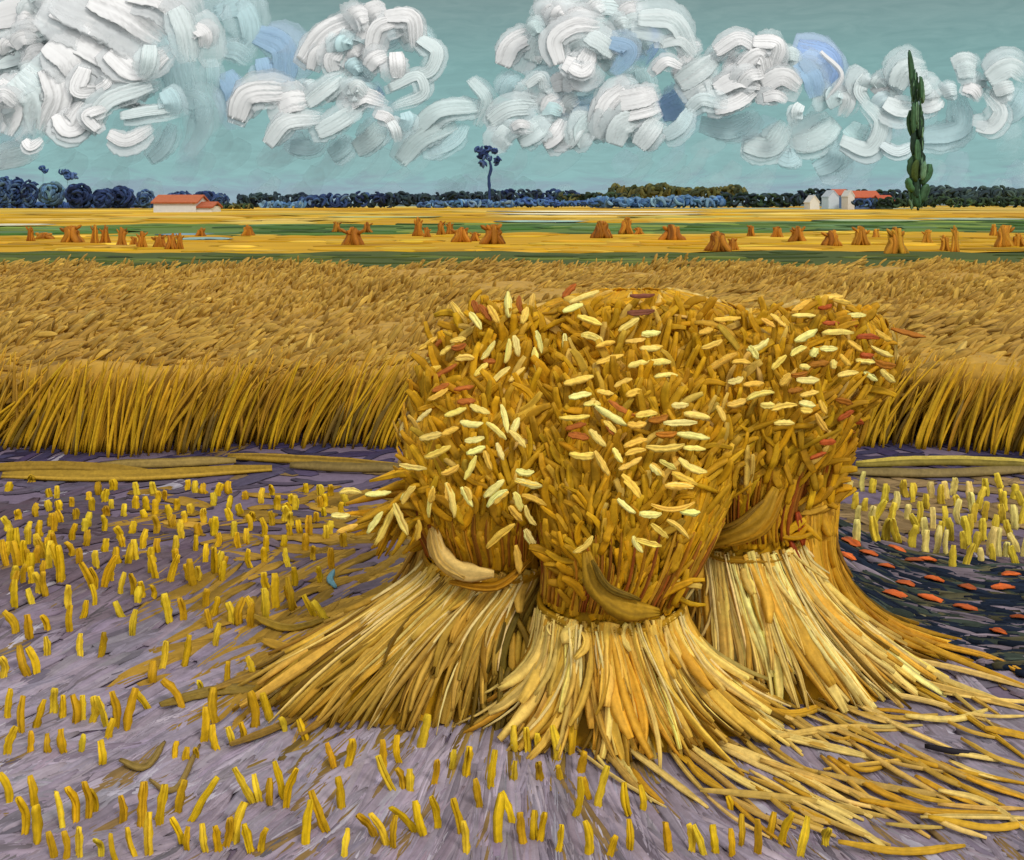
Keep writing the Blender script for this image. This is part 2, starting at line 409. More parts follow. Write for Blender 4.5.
# stalks behind the front row
n = 4200
sx = (rng.random(n) - .5) * 22; sy = wheat_edge(sx) - .02 + .5 * rng.random(n) ** 2
ln = rng.uniform(.38, .6, n); lean = np.interp(sx, [-4, -2.5, -1, 3], [.18, .35, .42, .38]) + .16 * rng.standard_normal(n)
s = np.linspace(0, 1, 6)
P = np.stack([sx[:, None] + (np.tan(lean) * ln)[:, None] * s[None] ** 1.4, sy[:, None] + 0 * s[None], ln[:, None] * s[None]], -1)
mb.add(strokes(P, TOCAM, rng.uniform(.012, .028, n), .005, jit([(198, 150, 32), (210, 160, 32), (186, 138, 34), (170, 128, 36)], n, .1), M=5, tip=(.8, .3)))
tag(obj('standing_wheat', mb, M_wheat), 'dense ochre field of ripe standing wheat behind the sheaves', 'wheat field', None, 'stuff')

for k in range(230):
    px = rng.uniform(-25, 440) if k < 150 else rng.uniform(845, 1050)
    x = (px - 512) * 7.35 / F; y = float(wheat_edge(x)) - rng.uniform(.02, .16); ln = rng.uniform(.36, .60)
    lean = (np.interp(px, [0, 40, 130, 260, 440], [.75, .45, .14, .40, .5]) if px < 500 else .45) + .09 * rng.standard_normal()
    s = np.linspace(0, 1, 8); z0 = 0 if rng.random() < .7 else .02
    P = np.stack([x + math.tan(lean) * ln * s ** 1.3, y + .05 * s, z0 + ln * s], -1)
    col = (206, 160, 28) if rng.random() < .62 else (182, 138, 30) if rng.random() < .6 else (116, 92, 36)
    if col[0] == 116: P = P[:5]
    o = single('wheat_stalk', P, TOCAM, rng.uniform(.014, .028), .007, jit(col, 1, .08), M_straw, M=6, tip=(.8, .25))
    if col[0] == 116: tag(o, 'short olive brown stalk low at the foot of the standing wheat', 'wheat stalk', 'dull stalks along the near edge of the wheat')
    elif px < 500: tag(o, 'tall yellow stalk on the near edge of the standing wheat left of the sheaves', 'wheat stalk', 'yellow stalks along the wheat edge left of the sheaves')
    else: tag(o, 'tall yellow stalk on the near edge of the standing wheat right of the sheaves', 'wheat stalk', 'yellow stalks along the wheat edge right of the sheaves')

for (pts, wpx, c, lab) in [
    ([(2, 477), (120, 479), (272, 470)], 7, (178, 142, 48), 'longest golden straw swath at the left, nearest the stubble'),
    ([(100, 467), (170, 465.5), (236, 462)], 5, (146, 122, 62), 'short dull straw swath at the left, just under the standing wheat'),
    ([(228, 458), (300, 462), (402, 468)], 5, (152, 120, 38), 'ochre straw swath sloping towards the sheaves'),
    ([(290, 467), (345, 470), (425, 470)], 4, (126, 106, 58), 'thin olive straw swath just left of the sheaves'),
    ([(-20, 470), (60, 469), (150, 474)], 4, (162, 128, 44), 'thin straw swath at the left frame edge'),
    ([(856, 466), (940, 463.5), (1040, 466)], 4, (188, 166, 70), 'pale straw swath right of the sheaves, nearest the wheat'),
    ([(843, 473), (930, 475), (1040, 470)], 9, (140, 120, 72), 'broad dull straw swath right of the sheaves, above the stubble')]:
    p = curve([gnd(x, y, .02) for x, y in pts], 16); Y = p[8][1]
    o = single('straw_swath', p, UP, wpx * Y / F * 1.6, .03, lin(c, KA), M_straw, M=9, tip=(.4, .4), ridge=.7, streak=.2)
    tag(o, lab, 'straw swath', 'straw swaths along the edge of the wheat')

# ------------------------------------------------------------------ stubble
ST = []     # px, centre row, height px, lean degrees (to the right positive), colour
def zl(lst, ox, oy, sc):
    for e in lst:
        zx, zy, h = e[:3]; lean = e[3] if len(e) > 3 else rng.normal(-3, 8)
        ST.append((ox + zx * sc, oy + zy * sc, h * sc, lean, None))
zl([(120,190,75),(178,215,55),(220,205,65),(258,170,40),(308,195,50),(348,200,55),(385,205,60),(430,180,60),(447,195,40),(335,275,65),(365,280,50),(245,228,45),(265,230,45),(283,240,40),(305,245,30),(240,280,35,-25),(268,310,50),(142,300,50),(168,280,40),(90,305,35),(58,315,50),(20,305,50,-25),(60,255,35,-20),(430,275,40),(460,285,45),(482,285,50),(505,290,55),(530,270,70),(550,245,70),(578,250,65),(435,330,50,10),(418,300,40),(372,365,60,10),(328,375,55,8),(305,405,45),(205,350,55,8),(160,355,45),(45,385,60),(65,385,50,-25),(92,355,40),(5,395,50),
    (18,470,60),(45,490,80),(60,545,50),(80,490,60),(110,465,55),(125,475,50),(148,480,60),(165,480,50),(185,480,55),(205,485,60),(230,480,80),(260,485,80,10),(220,520,45,15),(125,545,50,-12),(95,550,40,-12),(168,545,45),(203,570,45,-8),(22,545,60),(285,460,40,-40),
    (408,515,70),(430,540,45,-15),(463,535,40,-15),(485,520,40,-8),(505,480,80,-6),(535,475,65),(350,565,35),(373,570,30),(393,568,25),(565,510,35,-15),(605,520,45,-22),(345,450,60,-35),(430,475,70),(400,430,30),(455,410,45),(500,395,50),(620,275,40,-30),(640,285,40,-35),
    (10,635,70,-15),(45,690,90),(75,710,80),(65,645,60),(120,685,70,-10),(145,670,80),(175,665,80),(188,660,60),(243,680,60),(285,675,90),(325,670,90,8),(362,655,75,12),(408,660,95,32),(490,630,80,-28),(515,640,50,-18),(540,645,60),(560,625,80),(585,635,90,15),(105,750,60),(130,755,60),(160,745,70),(200,755,50),(230,755,60,-12),(262,750,60),(297,735,80),(358,725,60,-20),(378,740,50),(410,740,55),(435,740,60),(455,725,70,10),(478,710,80,12),(497,740,60),(528,745,55),
    (615,710,90),(640,690,80),(680,650,70),(700,565,70),(660,575,50,-20),(690,755,50),(735,710,60,-35),(760,720,70,-25),(790,725,70),(810,695,70,-38),(840,700,70,-15),(870,690,70),(775,610,70,-25),(800,620,50,-15),(820,625,45),(848,525,70),(797,560,60),(767,570,70),(870,605,60),(905,580,45),(935,580,75,8),(955,650,60),(915,695,80,-15),(930,740,70),(985,600,80,8),(1000,700,100),(1015,680,60,-20)], 0, 470, .5)
zl([(5,540,50),(30,540,60),(55,545,50),(85,550,70,-8),(120,545,60),(165,535,60,18),(5,605,40),(55,600,50),(95,605,40),(140,585,50,12),(230,660,70),(180,640,80,15),(150,640,50),(260,660,50),(60,715,70,10),(45,710,60),(20,720,70),(95,740,60,8),(130,660,80),(150,740,70,-6),(200,755,50,15),(235,735,60),(310,735,70),(355,740,60),(375,745,60),(405,745,50),(460,725,60),(490,735,80),(520,715,50),(550,720,70,18),(585,740,80,18),(630,735,50),(440,750,50),(435,670,30)], 512, 470, .5)
for row, (y, x0, x1, n, h) in enumerate([(490, 5, 345, 20, 11), (503, 40, 350, 22, 12), (515, 10, 350, 22, 13), (528, 0, 340, 21, 15), (541, 30, 350, 18, 16), (556, 0, 340, 16, 18), (575, 0, 330, 12, 20), (598, 0, 300, 7, 22), (540, 5, 60, 6, 20), (560, 0, 60, 7, 24), (580, 10, 50, 5, 22)]):
    for k in range(n):
        ST.append((x0 + (x1 - x0) * (k + rng.uniform(.1, .9)) / n, y + rng.normal(0, 4), h * rng.uniform(.75, 1.25), rng.normal(-3, 7), None))
for (y, n, h, x0) in [(488, 15, 14, 842), (500, 14, 16, 848), (514, 15, 20, 850), (528, 15, 22, 852), (543, 11, 22, 905), (556, 8, 20, 950)]:
    for k in range(n):
        pale = rng.random() < .35
        ST.append((x0 + (1045 - x0) * (k + rng.uniform(.1, .9)) / n, y + rng.normal(0, 3), h * rng.uniform(.8, 1.4), rng.normal(0, 9), (240, 218, 124) if pale else (228, 198, 60)))
ST.sort(key=lambda s: -s[2])
rest = MB()
for k, (px, pc, hp, lean, c) in enumerate(ST):
    yb = pc + hp / 2
    b = gnd(px - math.tan(math.radians(lean)) * hp / 2, yb); Y = b[1]; h = hp * Y / F * rng.uniform(.95, 1.1)
    dx = math.tan(math.radians(lean)) * h; cv = rng.normal(0, .05) * h
    P = curve([b + [0, 0, -.004], b + [dx * .45 + cv, rng.normal(0, .006), h * .5], b + [dx, rng.normal(0, .01), h]], 8)
    wd = (rng.uniform(6.0, 8.0) + max(0, hp - 20) * .07) * Y / F
    col = jit(c if c is not None else [(230, 188, 26), (220, 176, 20), (236, 200, 46), (206, 160, 24)], 1, .06)
    st = strokes(P, nrm(np.array([rng.normal(0, .3), -1, .1])), wd, wd * .34, col, M=8, tip=(.9, .7), ridge=.8, streak=.16, rag=.24)
    if k >= 300:
        rest.add(st); continue
    o = obj('stubble_stalk', MB().add(st), M_straw, None, b)
    if px > 835: z = ('pale yellow' if c and c[0] > 220 else 'fat yellow') + ' stubble stalk bordering the dark soil patch'
    elif pc < 600: z = 'short yellow stubble stalk in the brown soil left of the sheaves'
    elif pc < 700: z = 'yellow stubble stalk in the mid left soil'
    elif px < 300: z = 'long yellow stubble stalk at the bottom left of the field'
    else: z = 'long yellow stubble stalk in front of the sheaves'
    if abs(lean) > 14: z = z.replace('stubble', ('left' if lean < 0 else 'right') + ' leaning stubble')
    tag(o, z, 'stubble stalk', z.replace('stalk', 'stalks'))
tag(obj('stubble', rest, M_straw), 'smallest short stubble stalks scattered through the cut field', 'stubble', None, 'stuff')

# ------------------------------------------------------------------ the sheaves of the stook
class Surf:
    def __init__(s, rings):
        s.r = np.array(rings, float)      # z, cx, cy, rx, ry  from the ground to the top
        s.L = 60; s.c = curve(s.r, s.L); s.tt = np.linspace(0, 1, s.L)
        d = np.concatenate([[0], np.cumsum(np.linalg.norm(np.diff(s.r, axis=0), axis=1))]); s.ringt = d / d[-1]
    def at(s, t, phi, k=1.0):
        t = np.clip(t, 0, 1)
        z, cx, cy, rx, ry = [np.interp(t, s.tt, s.c[:, j]) for j in range(5)]
        return np.stack([cx + np.maximum(rx, .01) * k * np.cos(phi), cy + np.maximum(ry, .01) * k * np.sin(phi), np.maximum(z, 0)], -1)
    def normal(s, t, phi):
        e = 1e-2
        a = s.at(np.minimum(t + e, 1), phi) - s.at(np.maximum(t - e, 0), phi)
        b = s.at(t, phi + e) - s.at(t, phi - e)
        return nrm(np.cross(b, a))

def R(px, py, Y, rpx, ry):     # ring from picture sizes
    p = p3(px, py, Y); return (p[2], p[0], Y, rpx * Y / F, ry)

SH = {}
SH['A'] = dict(rings=[(0, -.40, 3.60, .42, .26), (.12, -.33, 3.60, .35, .22), (.26, -.22, 3.60, .265, .18), R(491, 555, 3.60, 62, .15), R(488, 515, 3.59, 74, .19), R(492, 475, 3.61, 84, .23), R(496, 435, 3.66, 88, .25), R(500, 395, 3.74, 78, .23), R(502, 360, 3.84, 40, .1)], waist=3,
   straw=[(178, 138, 46), (194, 154, 62), (166, 125, 36), (186, 148, 58)], label='front left wheat sheaf with a pale cream crescent tie and ears drooping left')
SH['B'] = dict(rings=[(0, .39, 3.44, .43, .28), (.1, .36, 3.43, .33, .23), (.22, .33, 3.42, .25, .19), R(611, 600, 3.42, 67, .16), R(622, 560, 3.44, 76, .19), R(628, 510, 3.48, 94, .23), R(632, 460, 3.56, 106, .26), R(634, 405, 3.68, 108, .27), R(636, 340, 3.84, 64, .12)], waist=3,
   straw=[(204, 160, 60), (224, 188, 96), (188, 140, 40), (214, 172, 72)], label='front middle wheat sheaf with an olive tie low above bright spreading straw')
SH['C'] = dict(rings=[(0, .98, 3.72, .38, .25), (.12, .92, 3.72, .30, .21), (.28, .84, 3.72, .23, .18), R(742, 535, 3.72, 52, .15), R(742, 470, 3.72, 62, .18), R(757, 400, 3.74, 84, .22), R(768, 345, 3.78, 84, .2), R(778, 310, 3.82, 22, .06)], waist=3,
   straw=[(230, 196, 106), (220, 182, 90), (238, 208, 124), (200, 152, 52)], label='front right wheat sheaf with palest cream straw below a broad ochre tie')
SH['D'] = dict(rings=[(0, -.16, 4.05, .32, .25), (.3, -.12, 4.02, .22, .18), R(492, 470, 4.0, 55, .15), R(494, 410, 3.95, 66, .2), R(498, 362, 3.93, 62, .22), R(504, 326, 3.93, 46, .18), R(502, 302, 3.93, 14, .05)], waist=2,
   straw=[(170, 126, 40)], label='back left wheat sheaf standing upright behind the sheaf with the cream tie')
SH['E'] = dict(rings=[(0, .42, 4.05, .32, .25), (.3, .42, 4.02, .22, .18), R(628, 480, 4.0, 60, .15), R(630, 420, 3.95, 95, .22), R(630, 360, 3.95, 122, .26), R(634, 320, 3.95, 108, .2), R(634, 290, 3.95, 34, .06)], waist=2,
   straw=[(170, 126, 40)], label='tallest back middle wheat sheaf rising between the other heads')
SH['F'] = dict(rings=[(0, 1.17, 3.98, .38, .25), (.1, 1.06, 3.98, .25, .21), (.3, 1.0, 3.96, .16, .17), R(790, 490, 3.95, 44, .14), R(802, 420, 3.93, 50, .17), R(822, 365, 3.92, 70, .2), R(824, 325, 3.92, 56, .17), R(822, 300, 3.92, 16, .05)], waist=3,
   straw=[(188, 138, 28), (176, 124, 26), (200, 152, 44)], label='back right wheat sheaf with rusty stems and amber straw trailing right')
AMB = [(208, 154, 18), (198, 146, 18), (216, 164, 24), (184, 134, 18), (204, 150, 24), (214, 154, 12), (192, 142, 22)]

grid = []
for key, s in SH.items():
    sf = s['surf'] = Surf(s['rings']); s['wt'] = sf.ringt[s['waist']]
    tg, pg = np.meshgrid(np.linspace(s['wt'], 1, 70), np.linspace(math.pi, 2 * math.pi, 90), indexing='ij')
    pt = sf.at(tg.ravel(), pg.ravel()); nn = sf.normal(tg.ravel(), pg.ravel())
    for q in (np.concatenate([pt, nn], 1),):
        X = CX + F * q[:, 0] / q[:, 1]; Yp = HOR + F * (H - q[:, 2]) / q[:, 1]
        grid.append((key, X, Yp, q))
def hit(px, py):
    best = None
    for key, X, Yp, q in grid:
        d2 = (X - px) ** 2 + (Yp - py) ** 2
        j = np.where(d2 < 49)[0]
        if len(j):
            jj = j[np.argmin(q[j, 1])]; cand = (0, q[jj, 1], key, q[jj])
        else:
            jj = np.argmin(d2); cand = (1 + math.sqrt(d2[jj]), q[jj, 1], key, q[jj])
        if best is None or cand[:2] < best[:2]: best = cand
    return best[2], best[3][:3], best[3][3:], best[0]

EAR = []
def el(lst, ox, oy, sc, col=None):
    for (zx, zy, a, ln) in lst: EAR.append((ox + zx * sc, oy + zy * sc, a, ln * sc, col))
el([(225,165,-50,95),(285,195,-55,70),(350,170,-65,70),(405,135,90,90),(498,120,85,55),(465,175,70,60),(690,108,30,105),(648,147,20,70),(710,192,-25,85),(855,207,35,80),(105,275,35,75),(222,265,0,55),(178,305,25,50),(245,333,0,65),(95,352,35,70),(120,388,30,75),(330,300,55,75),(400,303,80,80),(433,285,-80,70),(515,270,-80,75),(510,345,88,90),(623,285,-80,80),(720,265,-25,80),(770,285,20,65),(880,267,10,65),(935,240,10,60),(785,340,25,95),(935,300,5,65),(305,380,65,60),(380,397,60,75),(437,397,60,70),(670,418,15,100),(835,428,35,65),(890,362,20,65),(145,470,30,75),(675,475,5,75),(768,463,-20,55),(875,467,25,55),(720,510,-5,55),(790,550,-40,120),(655,553,-3,100),(920,545,10,70),(785,590,-50,55),(885,577,3,60),(95,548,40,65),(210,535,20,75),(300,525,-30,70),(270,573,-8,75),(390,560,-80,95),(360,605,-45,85),(433,585,70,55),(437,635,-50,75),(120,625,5,80),(190,605,20,60),(280,635,10,65),(145,680,20,95),(285,675,20,65),(375,680,-70,60),(330,712,-70,65),(265,738,65,85),(55,735,-5,100),(190,745,25,65),(740,632,-50,75),(880,650,20,80),(690,690,-5,95),(755,725,-60,90),(815,695,-60,55),(880,685,15,70),(860,725,30,85),(465,750,-5,60),(480,793,-15,90),(355,810,40,75),(380,850,40,60),(40,840,40,80),(125,840,75,50),(185,830,-85,60),(250,838,-70,50),(865,805,-50,90),(955,750,-45,50)], 400, 270, .2675)
el([(310,40,0,60),(395,40,5,70),(490,40,30,60),(560,65,80,85),(617,60,-75,95),(668,50,-60,60),(280,108,0,50),(300,148,20,60),(385,130,55,70),(415,140,65,110),(465,120,-65,90),(520,150,70,60),(750,25,40,70),(760,55,40,70),(820,65,-70,55),(870,60,-25,75),(770,168,42,100),(858,177,-60,65),(820,240,-80,85),(860,105,-60,65),(850,8,-10,70),(815,100,-50,55)], 250, 480, .3256)
el([(465,30,-50,60),(610,20,0,80),(450,80,-40,60),(590,72,3,120),(640,95,-5,60),(522,103,0,60),(550,155,-40,60),(605,150,-40,80),(485,195,-60,50),(515,190,-15,75),(318,195,40,70)], 480, 480, .3256)
el([(320,185,-8,85),(245,232,10,45),(265,275,15,70),(300,340,28,115),(372,343,-5,60),(468,200,-50,50),(505,192,-60,65),(590,135,45,80),(695,105,5,80),(735,122,-15,55),(600,175,5,80),(605,245,35,85),(720,235,12,110),(685,290,5,60),(780,280,-25,60),(880,298,-20,85),(885,240,-25,65),(578,300,30,60),(430,275,30,80),(508,340,45,65),(415,305,-60,50),(600,355,0,35),(635,305,45,35),(700,345,80,30),(745,330,-40,50),(820,335,-5,65),(755,380,5,80),(838,388,-30,55),(900,385,-35,70),(790,170,5,60),(610,402,0,75),(528,400,50,50),(415,418,5,65),(350,402,15,50),(615,452,10,65),(440,462,15,90),(355,485,15,65),(465,492,0,45),(525,502,10,85),(608,490,-10,55),(605,510,-5,40),(665,500,-60,50),(660,555,-50,75),(525,560,0,65),(290,530,-75,55),(145,500,10,55),(205,538,-5,85),(30,532,5,60),(145,563,5,110),(190,610,-5,110),(90,645,5,125),(195,655,0,75),(95,395,10,75),(70,345,5,75),(40,290,10,75),(40,232,5,60),(190,715,-25,100),(65,735,-50,60),(100,715,-30,60),(160,765,-25,90),(140,795,-3,90)], 640, 270, .2734)
RUST = (176, 84, 34)
el([(675,138,20,45),(695,200,15,55),(770,195,5,45),(830,250,0,80),(825,310,0,45),(745,530,10,65),(785,550,-25,60),(680,625,-10,60),(645,675,5,60)], 640, 270, .2734, RUST)
el([(580,380,10,55),(565,440,10,50),(650,345,10,70),(740,480,-15,70),(890,340,-10,80),(95,600,5,70),(65,545,20,65),(980,230,-15,110),(740,580,-20,90)], 640, 270, .2734, (168, 104, 26))
el([(285,145,-65,50),(320,165,-60,70),(448,135,85,60),(635,85,60,65),(140,290,40,85),(170,385,40,90),(155,445,25,60),(240,447,8,65),(250,497,0,60),(225,285,5,50),(335,350,5,40),(830,520,-40,100),(660,590,10,70),(670,625,-15,70),(785,600,-60,40)], 400, 270, .2675, (170, 96, 36))
el([(905,100,5,80),(900,160,5,90)], 400, 270, .2675, (140, 84, 60))

def band_tie(root, pts, Y, wpx, th, col, twist=0):
    p = curve([p3(x, y, yy) for (x, y, yy) in pts], 18)
    return p

for key, s in SH.items():
    sf = s['surf']; wt = s['wt']; base = np.array([s['rings'][0][1], s['rings'][0][2], 0.0])
    root = empty('wheat_sheaf', base)
    tag(root, s['label'], 'wheat sheaf', 'six sheaves leaning together in one stook')
    front = key in 'ABC'
    # body of packed straw under the visible stems
    nt_, np_ = 48, 72
    tg, pg = np.meshgrid(np.linspace(0, 1, nt_), np.linspace(0, 2 * math.pi, np_, endpoint=False), indexing='ij')
    k = .93 * (1 + .03 * rng.standard_normal((1, np_)) + .015 * rng.standard_normal((nt_, np_)))
    k[-1] = .02; k[-2] = .6
    V = sf.at(tg.ravel(), pg.ravel(), k.ravel()); i = np.arange(nt_ - 1)[:, None] * np_; j = np.arange(np_)[None]
    Q = np.stack([i + j, i + (j + 1) % np_, i + np_ + (j + 1) % np_, i + np_ + j], -1).reshape(-1, 4)
    streaks = np.clip(1 + .2 * rng.standard_normal((1, np_, 1)), .5, 1.5) * np.ones((nt_, 1, 1))
    colr = (lin((206, 152, 16), KA)[None, None] * streaks).reshape(-1, 3)
    obj('straw_core', MB().add((V, Q, colr)), M_straw, root, base)
    # straw skirt below the tie
    def skirt(n, front_only, wmul=1.0, short=0.0):
        ph = (math.pi + math.pi * rng.random(n)) if front_only else 2 * math.pi * rng.random(n)
        t1 = wt * (.99 - .10 * rng.random(n)); t0 = wt * (short * rng.random(n) ** 2)
        ss = np.linspace(0, 1, 9)[None]
        tt = t1[:, None] * (1 - ss) + t0[:, None] * ss
        pj = ph[:, None] + rng.normal(0, .11, n)[:, None] * ss + rng.normal(0, .05, n)[:, None] * np.sin(3.1 * ss)
        kk = 1.0 + .05 * rng.random(n)[:, None] + (.02 + .30 * rng.random(n) ** 3)[:, None] * ss ** 2
        P = sf.at(tt, pj, kk); N = sf.normal(tt, pj)
        P[:, :, 2] = np.maximum(P[:, :, 2], .006)
        return P, N
    n = 260
    P, N = skirt(n, False, short=.5)
    mass = MB().add(strokes(P, N, rng.uniform(.014, .026, n), .009, jit(np.array(s['straw']), n, .12), M=6, tip=(.7, .5)))
    dark = 30
    P, N = skirt(dark, True, short=.7)
    mass.add(strokes(P, N, rng.uniform(.012, .02, dark), .01, jit((128, 94, 24), dark, .15), M=6, tip=(.6, .4)))
    if front:
        P, N = skirt(34, True, short=.9)
        mass.add(strokes(P + N * .014, N, rng.uniform(.006, .012, 34), .006, jit([(246, 218, 140), (238, 204, 112)], 34, .05), M=5, tip=(.6, .4)))
    if front or key == 'F':
        n = 95
        P, N = skirt(n, True, short=.85)
        cc = jit(s['straw'], n, .08, 1.12); ww = rng.uniform(.016, .052, n)
        for q in range(n):
            obj('straw', MB().add(strokes(P[q], N[q], ww[q], .012, cc[q], M=7, tip=(.75, .55), ridge=.55, rag=.14)), M_straw, root, P[q][0])
    tag(obj('straw_skirt', mass, M_straw, root, base), kind='stuff')
    # leafy amber strokes of the heads
    n = 1700
    t = wt + (1 - wt) * (.02 + .95 * rng.random(n)); ph = 2 * math.pi * rng.random(n)
    dt = rng.uniform(.05, .13, n)
    ss = np.linspace(-.5, .5, 6)[None]
    tt = np.clip(t[:, None] + dt[:, None] * ss, wt, .995); pj = ph[:, None] + rng.normal(0, .17, n)[:, None] * ss
    kk = .97 + .035 * rng.random(n)[:, None] + .05 * rng.random(n)[:, None] * (ss + .5)
    P = sf.at(tt, pj, kk); N = sf.normal(tt, pj) + .12 * rng.standard_normal((n, 1, 3))
    hm = MB().add(strokes(P, N, rng.uniform(.018, .034, n), .005, jit(AMB, n, .10), M=6, tip=(.8, .65), streak=.10))
    # straws and ears standing out past the outline, so the head ends raggedly
    m_ = 150
    t = wt + (1 - wt) * (.35 + .62 * rng.random(m_)); ph = 2 * math.pi * rng.random(m_); dt = rng.uniform(.05, .10, m_)
    tt = np.clip(t[:, None] + dt[:, None] * (ss + .2), wt, .998); pj = ph[:, None] + rng.normal(0, .3, m_)[:, None] * ss
    P = sf.at(tt, pj, .98 + (.10 + .14 * rng.random(m_))[:, None] * (ss + .5)); N = sf.normal(tt, pj)
    hm.add(strokes(P, N, rng.uniform(.014, .024, m_), .006, jit(AMB + [(206, 160, 60), (214, 172, 84)], m_, .09), M=6, tip=(.45, .3), streak=.10))
    # the ears nobody can count at the back and between
    n = 70
    t = wt + (1 - wt) * (.25 + .7 * rng.random(n)); ph = math.pi * rng.random(n)
    tt = np.clip(t[:, None] + .06 * ss, wt, .995); pj = ph[:, None] + rng.normal(0, .4, n)[:, None] * ss
    P = sf.at(tt, pj, 1.06); N = sf.normal(tt, pj)
    hm.add(strokes(P, N, .022, .012, jit([(226, 196, 116), (214, 178, 92)], n, .06), M=6, tip=(.5, .3), kern=.2))
    # thin rust and ochre stems rising out of the tie
    n = 46
    ph = math.pi + math.pi * rng.random(n); s8 = np.linspace(0, 1, 8)[None]
    tt = wt + (.02 + (.16 + .14 * rng.random(n))[:, None] * s8) * (1 - wt); pj = ph[:, None] + 0 * s8
    P = sf.at(tt, pj, 1.04); N = sf.normal(tt, pj)
    hm.add(strokes(P, N, .010, .007, jit([(150, 92, 24), (176, 116, 24), (160, 84, 26), (190, 140, 34)], n, .08), M=5, tip=(.7, .4)))
    tag(obj('head_straw', hm, M_straw, root, base), kind='stuff')
    s['root'] = root; s['base'] = base
    # tie round the waist
    ph = np.linspace(0, 2 * math.pi, 49)
    tp = wt + .012 * np.sin(ph * 5)
    zc = sf.at(np.full(49, wt), ph, 1.05); zc[:, 2] += -.035 * (-np.sin(ph)) + .003 * np.sin(7 * ph)
    nb = sf.normal(np.full(49, wt), ph)
    tie = {'A': (190, 136, 14), 'B': (176, 130, 20), 'C': (180, 132, 22)}.get(key, (172, 124, 26))
    bnd = obj('straw_tie', MB().add(strokes(zc, nb[None], .026, .012, lin(tie, KA), M=9, tip=(1, 1), ridge=.6, streak=.18)), M_straw, root, zc[0])
    s['tie'] = bnd

def tie_strand(key, pts, wpx, col, th=.014):
    s = SH[key]; sf = s['surf']
    out = []
    for (x, y, k) in pts:
        # depth of the tie's front at this column
        ring = s['rings'][s['waist']]; X0 = ring[1]; Yc = ring[2]; rx, ry = ring[3] * 1.12, ring[4] * 1.12
        yy = Yc - ry
        yy = Yc - ry
        for _ in range(4):
            xx = (x - CX) * yy / F; q = np.clip((xx - X0) / rx, -1, 1); yy = Yc - ry * math.sqrt(max(0, 1 - q * q))
        out.append(p3(x, y, yy - .045 - k))
    p = curve(out, 14)
    return obj('strand', MB().add(strokes(p, nrm(np.array([0, -1, .25])), wpx * 3.5 / F, th, lin(col, KA), M=9, tip=(.45, .4), ridge=.6, streak=.14)), M_straw, s['tie'], p[0])
tie_strand('A', [(434, 522, 0), (437, 548, .01), (458, 570, .02), (494, 574, .02)], 18, (228, 190, 108))
tie_strand('A', [(431, 528, .012), (441, 560, .02), (465, 578, .03)], 13, (214, 172, 84))
tie_strand('A', [(450, 582, .0), (500, 585, .01), (530, 560, .01)], 9, (182, 126, 18))
tie_strand('B', [(586, 552, .0), (598, 588, .01), (622, 608, .02), (658, 612, .01)], 20, (182, 138, 30))
tie_strand('B', [(592, 560, .03), (606, 585, .035), (640, 600, .03)], 7, (136, 106, 28))
tie_strand('C', [(690, 540, 0), (730, 535, .01), (760, 518, .01), (776, 488, .0)], 20, (186, 140, 32))
tie_strand('C', [(696, 532, .02), (735, 524, .03), (764, 500, .02)], 6, (140, 104, 28))
tie_strand('C', [(725, 545, .01), (762, 530, .02), (784, 490, .01)], 10, (184, 132, 22))

# stems of the front left sheaf that droop out to the left
mb = MB()
for k in range(46):
    ex, ey = rng.uniform(338, 425), rng.uniform(478, 560)
    if ey > 545 and ex < 370: continue
    sx_, sy_ = rng.uniform(432, 468), rng.uniform(505, 552); Y_ = rng.uniform(3.46, 3.66)
    p = curve([p3(sx_, sy_, Y_ - .02), p3((sx_ + ex) / 2 + 4, min(sy_, ey) - rng.uniform(0, 16), Y_), p3(ex, ey, Y_ - .02)], 8)
    mb.add(strokes(p, nrm(np.array([-.3, -1, .3])), rng.uniform(.02, .034), .008, jit(AMB + [(196, 146, 36)], 1, .08), M=6, tip=(.6, .3)))
s_ = SH['A']
tag(obj('drooping_straw', mb, M_straw, s_['root'], s_['base']), kind='stuff')
# loose head straw lying across from one head to the next, so the stook reads as one shaggy mass
LAY = {k: MB() for k in SH}
for k in range(1250):
    px = rng.uniform(412, 890); py = rng.uniform(304, 600)
    if (422 < px < 548 and 515 < py < 592) or (576 < px < 668 and 535 < py < 625) or (684 < px < 790 and 478 < py < 560): continue
    key, q, nn, miss = hit(px, py)
    if miss > 10 or (py > 560 and not 560 < px < 690): continue
    dep = min(hit(px + a, py + b)[1][1] for a, b in ((0, 0), (13, 0), (-13, 0), (0, 11)))
    Y_ = min(q[1], dep + .05) - rng.uniform(.002, .020)
    ring = SH[key]['rings'][SH[key]['waist']]; tx = CX + F * ring[1] / ring[2]; ty = HOR + F * (H - ring[0]) / ring[2]
    a = math.atan2(-(py - ty - 20), px - tx) + rng.normal(0, .42)
    if py < 345: a += rng.normal(0, .6)
    ln = rng.uniform(20, 50) * (.7 if py < 325 else 1) * Y_ / F; d = np.array([math.cos(a), rng.normal(-.05, .12), math.sin(a)]); c0 = p3(px, py, Y_)
    sid = np.array([-math.sin(a), 0, math.cos(a)]); sg = np.linspace(-.5, .5, 7)[:, None]
    P = c0 + d * ln * sg + sid * ln * rng.normal(0, .1) * (1 - (2 * sg) ** 2)
    if P[:, 2].min() < .3: continue
    pale = rng.random() < .10
    LAY[key].add(strokes(P, nrm(np.array([rng.normal(0, .25), -1, .25])), rng.uniform(5, 9.5) * Y_ / F, .0035, jit([(222, 180, 78), (214, 168, 50)] if pale else AMB, 1, .09), M=6, tip=(.75, .6), streak=.1, rag=.16))
